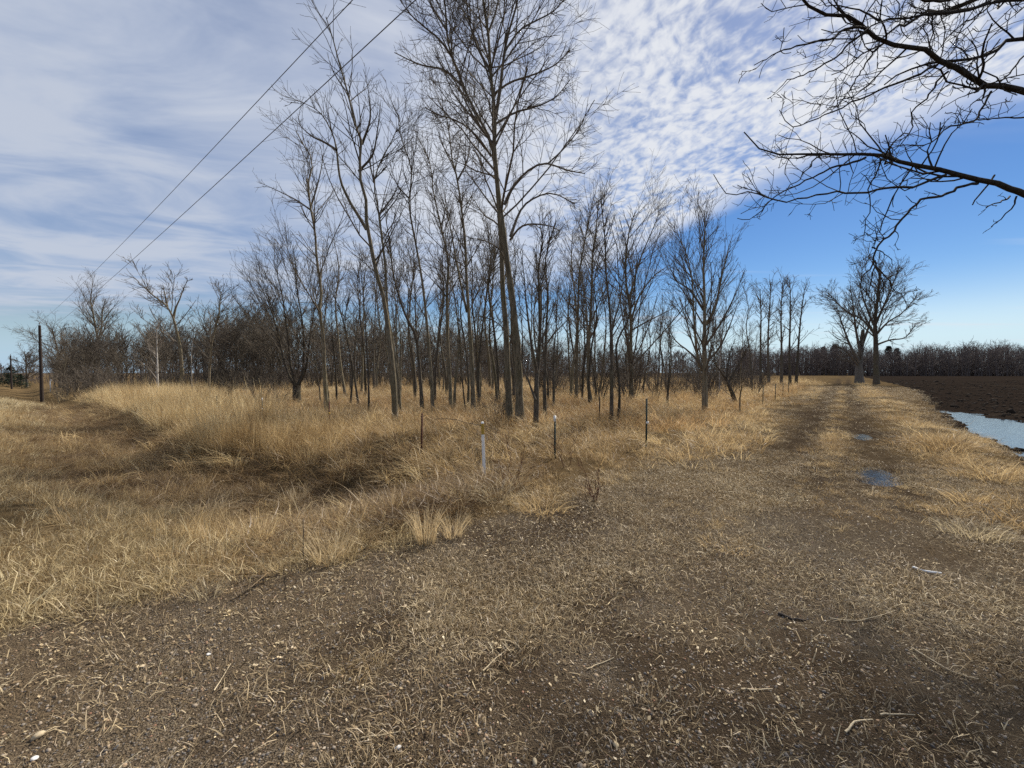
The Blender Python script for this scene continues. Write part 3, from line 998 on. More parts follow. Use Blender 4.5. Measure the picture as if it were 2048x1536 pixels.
    keep = (pd > -0.05 + 0.5 * (fbm(x, y, 1.2, 61) - 0.5)) & (q < -0.9 + 0.9 * (fbm(x, y, 0.6, 63) - 0.5)) & (s > -3.2)
    keep &= g.random(len(x)) < 0.35 + 0.9 * sst(fbm(x, y, 1.4, 67), 0.38, 0.62)
    x, y = x[keep], y[keep]
    r = np.hypot(x, y)
    P, rot, scl = lay(x, y, g, 1.0, 0.4, 0.15)
    scl = 0.8 * scl * np.where(r > 12, 1 + 0.04 * (r - 12), 1.0)
    tint = np.clip(-0.02 + 0.25 * sst(r, 8, 16) + 0.55 * fbm(x, y, 0.4, 65) + 0.4 * fbm(x, y, 1.8, 66) + g.normal(0, 0.2, len(x)), 0, 1)
    scatter('shoulder_grass', 'short pale grass on the road shoulder at the left', 'grass', v, P, rot, scl, tint, g)

    # 4. rusty grass on the floor of the wood
    v = [blades(24, g, 0.24, 0.42, 0.5, 0.011, 4, 0.35, mat='straw_rust', name='wood_tuft', kink=0.2) for _ in range(5)]
    x, y = sector(10000, 11, 75, g, 0.8, 0.62, -0.95)
    s, q, w, pd, fd = zones(x, y)
    keep = (w < -2.6) & (q > 5.0) & (g.random(len(x)) < 0.3 + sst(fbm(x, y, 0.45, 71), 0.4, 0.65))
    x, y = x[keep], y[keep]
    P, rot, scl = lay(x, y, g, 1.0, 0.45, 0.12)
    tint = np.clip(0.05 + 0.8 * fbm(x, y, 0.4, 73) + g.normal(0, 0.15, len(x)), 0, 1)
    scatter('wood_floor_grass', 'rusty tufted grass on the floor of the wood', 'grass', v, P, rot, scl, tint, g)

    # 5. golden grass on the bank between track and field, and along the left verge
    v = [blades(34, g, 0.16, 0.30, 0.6, 0.0065, 4, 0.5, mat='straw_gold', name='bank_tuft', kink=0.2) for _ in range(5)]
    n = 6500
    yy = 4.0 * (62 / 4.0) ** g.random(n)
    kk = g.random(n)
    ww = np.where(kk < 0.60, g.normal(2.15, 0.5, n), np.where(kk < 0.84, g.normal(-2.1, 0.45, n), g.normal(0, 0.17, n)))
    x = ww / 0.776 + 0.812 * yy - 0.26
    s, q, w, pd, fd = zones(x, yy)
    keep = (fd < 0.12) & (g.random(n) < 0.05 + 1.1 * sst(fbm(x, yy, 0.55, 81), 0.44, 0.62)) & ~((ww < 0) & (yy < 6.5)) & ~((yy < 7) & (g.random(n) < 0.6))
    pdm = np.min([np.hypot(x - c[0], yy - c[1]) - 0.3 for c, _, _ in PUDDLES], axis=0)
    keep &= pdm > 0
    xa, ya = sector(5200, 2.2, 12, g, 1.2, SEC)         # straw patches left standing on the pad
    wa = track_w(xa, ya)
    ra = np.exp(-((wa - 0.62) / 0.3) ** 2) + np.exp(-((wa + 0.62) / 0.3) ** 2)
    ka = (pad_d(xa, ya) < 0.2) & (field_d(xa, ya) < 0) & (g.random(len(xa)) < 0.9 * sst(fbm(xa, ya, 0.9, 361) + 0.12 * sst(ya, 3, 7) + 0.10 * sst(wa, 0.9, 2.0), 0.60, 0.78) * (1 - np.clip(ra, 0, 1) * sst(ya, 4.5, 7)))
    npad = ka.sum()
    x, yy = np.concatenate([x[keep], xa[ka]]), np.concatenate([yy[keep], ya[ka]])
    P, rot, scl = lay(x, yy, g, 0.95, 0.4, 0.15)
    scl = scl * (0.5 + 0.9 * sst(fbm(x, yy, 0.8, 82), 0.3, 0.7))
    wq = track_w(x, yy)
    scl = scl * np.where(np.abs(wq) < 0.8, 0.42, np.where(wq > 2.0, 0.5, 1.0))
    scl[len(scl) - npad:] = 0.32 * g.uniform(0.6, 1.4, npad)
    tint = np.clip(0.1 + 0.75 * fbm(x, yy, 0.7, 83) + g.normal(0, 0.15, len(x)), 0, 1)
    scatter('bank_grass', 'golden tussocky grass edging both sides of the farm track', 'grass', v, P, rot, scl, tint, g)

    # 6. thin flattened grass on the track and on the pad
    v = [blades(34, g, 0.14, 0.075, 1.4, 0.0036, 3, 0.1, mat='litter', name='flat_tuft', kink=0.4, lsd=0.12) for _ in range(5)]
    x1, y1 = sector(19000, 1.5, 10, g, 1.2, SEC)
    x2, y2 = sector(8000, 8, 60, g, 0.5, 0.9, 0.3)
    x, y = np.concatenate([x1, x2]), np.concatenate([y1, y2])
    s, q, w, pd, fd = zones(x, y)
    rut = np.exp(-((w - 0.62) / 0.3) ** 2) + np.exp(-((w + 0.62) / 0.3) ** 2)
    nn = fbm(x, y, 0.7, 31)
    pr = sst(nn + 0.25 * sst(y, 2.5, 6.5), 0.45, 0.75)
    pr = np.where(w > 1.1, np.maximum(pr, sst(y, 2.0, 4.5)), pr)
    pr = pr * (1 - 0.9 * np.clip(rut, 0, 1) * sst(y, 4.5, 7) * sst(fbm(x, y, 0.6, 39), 0.25, 0.5))
    keep = (pd < 0.6) & (fd < 0.1) & (g.random(len(x)) < 0.12 + pr)
    pdm = np.min([np.hypot(x - c[0], y - c[1]) - 0.32 for c, _, _ in PUDDLES], axis=0)
    keep &= pdm > 0
    x, y = x[keep], y[keep]
    r = np.hypot(x, y)
    P, rot, scl = lay(x, y, g, 1.0, 0.4, 0.08)
    scl = scl * np.where(r > 10, 1 + 0.05 * (r - 10), 1)
    tint = np.clip(0.1 + 0.7 * fbm(x, y, 1.1, 93) + g.normal(0, 0.2, len(x)), 0, 1)
    scatter('flattened_grass', 'thin flattened dead grass over the track and gravel pad', 'grass', v, P, rot, scl, tint, g)

    # 7. loose straw and leaf crumbs on the pad
    v = []
    for k in range(6):
        me = blades(7, g, 0.10, 0.10, 1.5, 0.005, 3, 0.03, mat='litter', name='loose_straw', hvar=0.6, kink=0.25, lsd=0.06)
        v.append(me)
    x, y = sector(5200, 1.45, 9, g, 1.2, SEC)
    s, q, w, pd, fd = zones(x, y)
    keep = (pd < 0.5) & (fd < 0) & (g.random(len(x)) < 0.10 + 1.1 * sst(fbm(x, y, 1.0, 301), 0.45, 0.7) + 0.5 * sst(x, 1.5, 4))
    x, y = x[keep], y[keep]
    P, rot, scl = lay(x, y, g, 0.66, 0.8, 0.06)
    tint = np.clip(g.normal(0.55, 0.28, len(x)), 0, 1.2)
    scatter('loose_straw', 'loose bits of straw strewn over the gravel', 'straw', v, P, rot, scl, tint, g)

    v = []
    for k in range(5):
        n = 6
        c = g.normal(0, 0.06, (n, 3)) * [1, 1, 0.05] + [0, 0, 0.006]
        a0 = g.uniform(0, 6.28, n)
        sz = g.uniform(0.004, 0.0105, n)
        vs, qs = [], []
        for i in range(n):
            e1 = np.array([math.cos(a0[i]), math.sin(a0[i]), g.normal(0, 0.25)]) * sz[i]
            e2 = np.array([-math.sin(a0[i]), math.cos(a0[i]), g.normal(0, 0.4)]) * sz[i] * 0.6
            b = len(vs)
            vs += [c[i] - e1, c[i] - e2 * 0.9 + e1 * 0.1, c[i] + e1, c[i] + e2 + e1 * 0.2]
            qs.append([b, b + 1, b + 2, b + 3])
        me = mesh_np('leaf_crumb', np.array(vs), [np.array(qs)], M['litter'], smooth=False)
        at_ = me.attributes.new('shade', 'FLOAT', 'POINT')
        at_.data.foreach_set('value', np.repeat(g.random(n), 4).astype(np.float32))
        v.append(me)
    x, y = sector(13000, 1.45, 8, g, 1.2, SEC)
    s, q, w, pd, fd = zones(x, y)
    keep = (pd < 0.3) & (fd < 0) & (g.random(len(x)) < 0.25 + sst(pd, -1.2, -0.1))
    x, y = x[keep], y[keep]
    P, rot, scl = lay(x, y, g, 1.0, 0.4, 0.1)
    tint = np.clip(g.normal(0.42, 0.28, len(x)), 0, 1.1)
    scatter('leaf_litter', 'crumbled brown leaf litter at the edge of the gravel pad', 'leaf litter', v, P, rot, scl, tint, g)


grass_layers()


def pebble(g, name='pebble', mat='pebble', sub=1):
    ph = (1 + 5 ** 0.5) / 2
    V = np.array([(-1, ph, 0), (1, ph, 0), (-1, -ph, 0), (1, -ph, 0), (0, -1, ph), (0, 1, ph), (0, -1, -ph), (0, 1, -ph), (ph, 0, -1), (ph, 0, 1), (-ph, 0, -1), (-ph, 0, 1)], float)
    V /= np.linalg.norm(V[0])
    Fc = np.array([(0, 11, 5), (0, 5, 1), (0, 1, 7), (0, 7, 10), (0, 10, 11), (1, 5, 9), (5, 11, 4), (11, 10, 2), (10, 7, 6), (7, 1, 8), (3, 9, 4), (3, 4, 2), (3, 2, 6), (3, 6, 8), (3, 8, 9), (4, 9, 5), (2, 4, 11), (6, 2, 10), (8, 6, 7), (9, 8, 1)])
    V = V * (1 + g.normal(0, 0.16, (12, 1))) * g.uniform(0.7, 1.2, 3) * [1, 1, 0.7]
    return mesh_np(name, V, [Fc], M[mat], smooth=False)


def stones_and_clods():
    v = [pebble(g) for _ in range(6)]
    x, y = sector(64000, 1.4, 9, g, 0.8, SEC)
    s, q, w, pd, fd = zones(x, y)
    patch = sst(fbm(x, y, 0.8, 101), 0.35, 0.6)
    keep = (pd < 0.0) & (fd < 0) & (g.random(len(x)) < 0.12 + patch) & (w < 2.2)
    x, y = x[keep], y[keep]
    n = len(x)
    P, rot, scl = lay(x, y, g, 1.0, 0.0, 0.5)
    scl = 0.0041 * np.exp(np.clip(g.normal(0, 0.42, n), -1, 0.9)) * (1 + 0.5 * (g.random(n) < 0.03))
    tint = np.clip(g.beta(1.5, 2.0, n), 0, 1)
    scatter('gravel', 'fine mixed gravel scattered over the pad', 'gravel', v, P, rot, scl, tint, g)
    v = [pebble(g, 'clod', 'clod') for _ in range(5)]
    n = 10000
    y = 7 * (90 / 7) ** g.random(n)
    x = y * g.uniform(0.8, 1.9, n)
    keep = (field_d(x, y) > 0.1)
    x, y = x[keep], y[keep]
    P, rot, scl = lay(x, y, g, 1.0, 0.0, 0.4)
    scl = 0.03 * np.exp(g.normal(0, 0.5, len(x))) * (1 + 0.02 * y)
    scl = np.where(polydist(x, y, POND) < 0, scl * 0.5, scl)
    scatter('soil_clods', 'dark clods of turned soil on the ploughed field', 'soil', v, P, rot, scl, g.random(len(x)), g)


stones_and_clods()


# ------------------------------------------------------------------ trees traced from the photograph
def hero_trees():
    g = np.random.default_rng(5)
    # twin-stemmed tall tree in the middle
    Y = ground(1038, 852)[1]
    main = px_stem([(1040, 851), (1037, 734), (1030, 646), (1023, 588), (1015, 529), (1006, 460), (998, 397), (990, 320), (988, 285), (990, 235), (981, 144), (977, 72), (966, 0), (958, -90), (962, -190)], Y, 8.4, 1.0, K=30)
    second = px_stem([(1020, 846), (1015, 734), (1011, 646), (1005, 573), (1003, 500), (998, 430), (993, 360), (982, 285), (958, 237), (933, 188), (915, 140), (901, 108), (893, 60), (890, 10), (880, -80)], Y + 0.35, 7.0, 0.9, K=30)
    def lb(pts, dy, r0=3.2, r1=0.8, K=11):
        return px_stem(pts, Y, r0, r1, dy=list(np.linspace(0, dy, len(pts))), K=K, base=False)
    limbs = [
        lb([(990, 240), (1000, 180), (1011, 90), (1031, 18), (1048, -60), (1062, -140)], -1.0, 4.2),
        lb([(1011, 100), (1040, 60), (1075, 40), (1110, 20), (1142, -20)], 0.8, 2.2),
        lb([(1009, 410), (1020, 384), (1042, 354), (1071, 332), (1096, 327), (1132, 340), (1170, 347)], -0.9),
        lb([(1096, 327), (1125, 300), (1150, 270), (1168, 240)], 1.2, 1.8),
        lb([(1021, 473), (1042, 419), (1071, 395), (1107, 387), (1150, 408)], 0.9),
        lb([(1020, 480), (1040, 455), (1064, 448), (1100, 452), (1120, 462)], -1.4, 2.4),
        lb([(988, 250), (1030, 225), (1070, 214), (1110, 195), (1140, 160)], 1.3, 2.5),
        lb([(985, 190), (1020, 165), (1065, 150), (1110, 130), (1140, 100)], -1.3, 2.4),
        lb([(922, 170), (900, 148), (880, 137), (850, 132), (825, 123), (789, 105)], 0.6, 2.6),
        lb([(905, 115), (880, 80), (850, 55), (822, 30), (800, 0)], -1.2, 2.4),
        lb([(982, 312), (960, 280), (933, 253), (905, 238), (880, 231), (850, 215)], -1.1, 2.4),
        lb([(1000, 430), (975, 400), (950, 365), (930, 340)], 1.5, 2.2),
        lb([(980, 140), (955, 95), (938, 40), (930, -20), (915, -90)], 1.2, 2.8),
        lb([(975, 70), (995, 10), (1005, -70), (1000, -150)], 0.9, 2.4),
        lb([(893, 60), (868, 20), (850, -30), (845, -90)], 0.8, 2.2),
        lb([(1035, 700), (1010, 660), (985, 640), (960, 632)], -0.9, 1.2),
        lb([(1015, 540), (1000, 500), (965, 480), (940, 478)], -1.0, 1.6),
    ]
    place_tree('tree', 'tallest twin-trunked bare tree in the centre, crown cut by the frame top', 'tree', [main, second], 'big', 21, limbs=limbs, rmin=0.0048, mul=1.25)

    def T(label, pts, r0, style='slender', seed=1, r1=0.8, extra=(), Y=None, bm='bark', tm='twig', mul=1.0, rmin=0.0055, K=22, limbs=(), ex=0.55):
        if Y is None:
            Y = ground(*pts[0])[1]
        gg = np.random.default_rng(seed * 13 + 1)
        def wob(n):
            return list(np.cumsum(gg.normal(0, 0.10, n)))
        r0 = r0 * 0.9
        st = [px_stem(pts, Y, r0, r1, dy=wob(len(pts)), K=K)]
        for e in extra:
            st.append(px_stem(e, Y, r0 * ex, min(r1, 0.4), dy=wob(len(e)), K=18, base=False))
        lm = [px_stem(e, Y, r0 * 0.45, r1 * 0.4, dy=list(np.linspace(0, gg.uniform(-1, 1), len(e))), K=11, base=False) for e in limbs]
        return place_tree('tree', label, 'tree', st, style, seed, bm, tm, limbs=lm or None, rmin=rmin, mul=mul)

    T('tall forked tree leaning left, first big tree left of the twin-trunked giant',
      [(791, 845), (787, 760), (779, 682), (772, 625), (766, 591), (751, 539), (740, 480), (733, 445), (731, 390), (717, 343), (724, 289), (709, 246), (697, 190), (682, 140), (668, 85), (652, 34)], 6.8, seed=3, mul=0.85,
      extra=[[(733, 459), (716, 430), (702, 408), (681, 361), (673, 300), (664, 265), (640, 225), (605, 205), (570, 192)]],
      limbs=[[(717, 343), (745, 310), (755, 260), (762, 200)], [(724, 289), (740, 240), (738, 190), (730, 150)], [(673, 300), (650, 285), (620, 270), (585, 235)]])
    T('straight slim tree rising close behind the left-leaning forked tree',
      [(802, 838), (795, 760), (785, 682), (775, 625), (771, 540), (762, 460), (755, 410), (748, 366), (762, 320), (780, 290), (795, 255)], 4.6, seed=4,
      limbs=[[(748, 366), (740, 320), (748, 280)], [(758, 430), (790, 385), (805, 330)]])
    T('slim tree with a bent top between the leaning tree and the giant',
      [(866, 831), (863, 764), (856, 676), (849, 600), (841, 540), (830, 480), (821, 433), (818, 397), (824, 350), (815, 310), (800, 270), (797, 230)], 4.2, seed=6,
      limbs=[[(818, 397), (795, 370), (780, 330)]])
    T('lone slender tree with a knobbly trunk and a long limb reaching left',
      [(654, 824), (649, 747), (647, 682), (640, 630), (639, 605), (643, 580), (637, 545), (632, 500), (630, 462), (621, 415), (617, 361), (626, 325), (610, 295), (592, 262)], 4.8, seed=7,
      limbs=[[(620, 419), (594, 401), (565, 386), (535, 372), (520, 366)], [(621, 415), (635, 370), (645, 320), (640, 290)]])
    T('short stout trunk splitting low into a wide dense fan of branches',
      [(595, 808), (593, 785), (594, 770)], 10, 'fan', 8, 7.5, K=6, mul=0.9, bm='bark_dark', tm='twig', ex=0.30,
      extra=[[(592, 772), (580, 755), (568, 721), (554, 660), (535, 600), (512, 560)], [(595, 770), (606, 740), (606, 656), (594, 578), (590, 520), (585, 492)],
             [(598, 770), (612, 735), (622, 660), (632, 600), (640, 560)], [(593, 772), (582, 735), (574, 660), (562, 580), (548, 520)]])
    T('thin tree curving left low down, left of the bent-topped slim tree',
      [(845, 826), (841, 764), (832, 676), (815, 640), (800, 600), (786, 545), (780, 490), (772, 440)], 4.6, seed=9, bm='bark_dark')
    T('straight trunk with two high forks, second left of the giant',
      [(902, 823), (900, 764), (895, 676), (894, 588), (897, 529), (888, 480), (879, 440), (866, 379), (862, 335), (850, 300)], 4.4, seed=10,
      limbs=[[(894, 590), (888, 547), (868, 535), (850, 520)], [(897, 529), (905, 470), (912, 420)]])
    T('tall straight dark trunk directly left of the giant, crown level with its lower limbs',
      [(947, 826), (944, 734), (938, 632), (933, 559), (931, 500), (928, 460), (915, 361), (905, 325), (900, 280), (893, 235), (880, 205)], 5.2, seed=12,
      extra=[[(934, 625), (922, 570), (911, 515), (900, 450), (885, 400), (860, 350)]], limbs=[[(915, 361), (935, 320), (940, 270), (930, 215)]])
    T('thin leaning tree just left of the giant, top bending right',
      [(958, 812), (957, 740), (964, 661), (976, 573), (986, 530), (1000, 490)], 3.2, seed=13, bm='bark_dark')
    T('forked tree standing just right of the giant trunks',
      [(1071, 855), (1073, 800), (1073, 764), (1075, 740), (1079, 690), (1080, 646), (1078, 588), (1077, 530), (1085, 490), (1080, 450)], 7.0, seed=14, bm='bark_dark',
      extra=[[(1074, 745), (1068, 715), (1061, 676), (1052, 602), (1048, 550), (1040, 500)]],
      limbs=[[(1071, 800), (1058, 765), (1045, 730), (1040, 700)], [(1079, 690), (1095, 650), (1112, 600)]])
    T('slim tree on the right shoulder of the forked tree beside the giant',
      [(1091, 842), (1089, 780), (1090, 734), (1093, 646), (1096, 588), (1090, 530), (1100, 480), (1112, 440)], 4.6, seed=15, bm='bark_dark',
      limbs=[[(1092, 690), (1110, 665), (1135, 640), (1150, 620)]])
    T('straight slim tree, first of a loose pair right of the giant',
      [(1152, 804), (1154, 705), (1157, 588), (1159, 544), (1170, 480), (1180, 430), (1187, 398)], 4.2, seed=16)
    T('slim tree with a kinked foot, second of the loose pair right of the giant',
      [(1184, 810), (1176, 758), (1178, 676), (1182, 617), (1185, 515), (1192, 460), (1198, 400)], 4.4, seed=17, limbs=[[(1180, 650), (1200, 600), (1215, 570), (1222, 540)]])
    T('dark slim trunk, left one of two trunks standing side by side',
      [(1223, 850), (1223, 725), (1220, 628), (1212, 546), (1210, 481), (1205, 430), (1202, 390)], 5.0, seed=18, bm='bark_dark', limbs=[[(1222, 660), (1240, 600), (1247, 550), (1252, 490)]])
    T('dark slim trunk, right one of two trunks standing side by side',
      [(1236, 847), (1239, 780), (1232, 700), (1240, 670), (1256, 640), (1268, 580), (1275, 520)], 3.8, seed=19, bm='bark_dark')
    T('broom-topped tree with dense upswept twigs left of the lone fan-shaped maple',
      [(1263, 802), (1262, 693), (1261, 628), (1252, 563), (1253, 498), (1262, 450), (1270, 425)], 5.0, 'fan', 20, mul=0.7,
      extra=[[(1262, 640), (1280, 590), (1310, 550), (1340, 530)], [(1258, 600), (1280, 520), (1305, 460), (1325, 410)]], limbs=[[(1264, 660), (1300, 640), (1340, 620), (1360, 605)]])
    T('lone fan-shaped bare maple standing in grass left of the track',
      [(1410, 822), (1409, 725), (1409, 660), (1409, 595), (1407, 530), (1410, 465), (1408, 420)], 6.2, 'fan2', 22, mul=1.0,
      extra=[[(1408, 745), (1396, 720), (1388, 640), (1384, 560), (1370, 500), (1345, 450)], [(1412, 650), (1430, 615), (1442, 560), (1456, 500), (1466, 470)]],
      limbs=[[(1406, 735), (1380, 705), (1350, 680), (1330, 640)], [(1415, 720), (1436, 700), (1458, 655), (1478, 600)], [(1412, 690), (1445, 640), (1470, 590), (1488, 545)], [(1407, 620), (1380, 580), (1352, 560), (1335, 520)]])
    T('gnarled dark little tree leaning left beside the fan-shaped maple',
      [(1472, 808), (1466, 790), (1459, 774), (1452, 755)], 5.5, 'oak', 23, 2.5, K=8, ex=0.5, mul=1.8, bm='bark_dark',
      extra=[[(1453, 760), (1443, 745), (1432, 730), (1420, 715)], [(1456, 768), (1470, 740), (1485, 715), (1497, 690)], [(1454, 758), (1456, 730), (1462, 700), (1470, 680)]])
    # row by the far end of the fence
    for k, (pts, lab) in enumerate([
        ([(1521, 770), (1521, 690), (1522, 630), (1520, 578)], 'thin far tree, leftmost of the row where the fence ends'),
        ([(1538, 769), (1536, 690), (1539, 620), (1542, 568)], 'thin far tree, second from left in the row where the fence ends'),
        ([(1563, 769), (1563, 690), (1562, 630), (1565, 566)], 'straight far tree, middle one in the row where the fence ends'),
        ([(1580, 769), (1579, 690), (1581, 630), (1580, 563)], 'straight far tree, second from right in the row where the fence ends'),
        ([(1592, 769), (1597, 690), (1601, 640), (1609, 578)], 'thin far tree leaning right, rightmost of the row at the fence end')]):
        T(lab, pts, 3.0, 'slender', 40 + k, 0.6, mul=0.55, rmin=0.016, bm='bark_dark')
    T('massive old oak with a flared trunk, left one of the pair at the track end',
      [(1719, 766), (1718, 735), (1722, 700), (1726, 660)], 8, 'oak2', 50, 3, mul=1.25, ex=0.42, rmin=0.018, bm='bark_grey', K=10,
      extra=[[(1719, 725), (1700, 690), (1685, 650), (1672, 610)], [(1722, 710), (1712, 660), (1706, 610), (1700, 570)], [(1724, 690), (1738, 650), (1742, 610)], [(1717, 730), (1695, 705), (1668, 690)]])
    T('tall spreading tree with straight dark trunk, right one of the track-end pair',
      [(1753, 768), (1752, 710), (1751, 665), (1750, 640), (1755, 600), (1760, 545)], 6, 'oak2', 51, 1.5, mul=1.3, ex=0.40, rmin=0.018, bm='bark_dark', K=14,
      extra=[[(1750, 655), (1735, 620), (1722, 580), (1725, 535)], [(1751, 650), (1768, 610), (1785, 570), (1800, 530)], [(1752, 670), (1775, 645), (1805, 625), (1835, 590)],
             [(1750, 668), (1725, 640), (1690, 620), (1655, 585)], [(1752, 690), (1780, 680), (1810, 675), (1830, 650)]])
    # single trees standing out of the left-hand wood
    T('round-topped tree forking high above the wood left of the white birch',
      [(200, 778), (197, 720), (195, 677), (189, 645), (185, 620), (180, 600)], 3.6, 'oak2', 60, 1.0, rmin=0.014, mul=1.2,
      extra=[[(196, 680), (203, 655), (205, 620), (212, 598)]])
    T('tall wide-forked tree standing above the wood right of the white birch',
      [(366, 788), (362, 708), (354, 665), (346, 635), (335, 615), (322, 602), (305, 590), (290, 575)], 4.2, 'oak2', 61, 1.0, rmin=0.014, mul=1.2,
      extra=[[(347, 638), (352, 615), (360, 597), (368, 575), (376, 560)], [(335, 615), (330, 590), (326, 570)]])
    T('thin crooked tree above the wood, between wide-forked tree and stout fan tree',
      [(417, 786), (419, 740), (422, 695), (430, 660), (438, 630), (440, 600), (443, 583)], 3.0, 'oak2', 62, 0.8, rmin=0.012, mul=1.2)
    T('small dark crooked tree at the left end of the wood near the utility pole',
      [(121, 776), (119, 740), (116, 705), (110, 680), (104, 658)], 2.8, 'oak', 63, 0.8, rmin=0.016, bm='bark_dark')
    T('rounded far tree right of the evergreen at the far left',
      [(54, 774), (53, 745), (52, 725), (51, 708)], 2.2, 'oak', 64, 0.7, rmin=0.025, bm='bark_grey', tm='twig_grey', mul=1.4)
    T('slender white-barked birch in front of the dark wood at the left',
      [(315, 793), (315, 740), (314, 700), (313, 656)], 2.3, 'slender', 65, 0.7, rmin=0.010, bm='birch', tm='twig_pale',
      limbs=[[(314, 712), (300, 700), (285, 695), (270, 708)], [(315, 760), (296, 735), (285, 728)], [(314, 690), (325, 680), (332, 670)]])
    T('second paler birch stem half hidden in the wood right of the white birch',
      [(384, 788), (383, 740), (383, 700), (388, 670)], 1.4, 'slender', 66, 0.6, rmin=0.012, bm='birch', tm='twig_grey')
    T('pale slender stem, white-barked, behind the gnarled little tree',
      [(1439, 786), (1439, 740), (1441, 700), (1440, 640)], 1.7, 'slender', 67, 0.6, rmin=0.010, bm='birch', tm='twig_grey')
    for k, (pts, lab) in enumerate([
        ([(1107, 818), (1106, 760), (1108, 690)], 'thin crooked sapling right of the trees beside the giant'),
        ([(1198, 844), (1199, 800), (1193, 755), (1190, 715)], 'thin dark sapling between loose pair and side-by-side trunks'),
        ([(1480, 824), (1480, 795), (1484, 770), (1482, 745)], 'short thin sapling in front of the gnarled little tree'),
        ([(932, 823), (925, 764), (920, 676), (915, 600)], 'thin sapling leaning left between the straight dark trunks'),
        ([(738, 832), (737, 770), (733, 690), (728, 610), (722, 540)], 'thin grey tree left of the left-leaning forked tree'),
        ([(700, 810), (705, 740), (694, 680), (680, 620), (655, 570)], 'thin tree bowed to the left in front of the wood'),
        ([(718, 812), (708, 750), (697, 690), (690, 640), (700, 580)], 'slim dark tree crossing the bowed thin tree')]):
        T(lab, pts, 2.6 if k > 3 else 1.9, 'slender', 70 + k, 0.6, bm='bark_dark', rmin=0.006)


hero_trees()


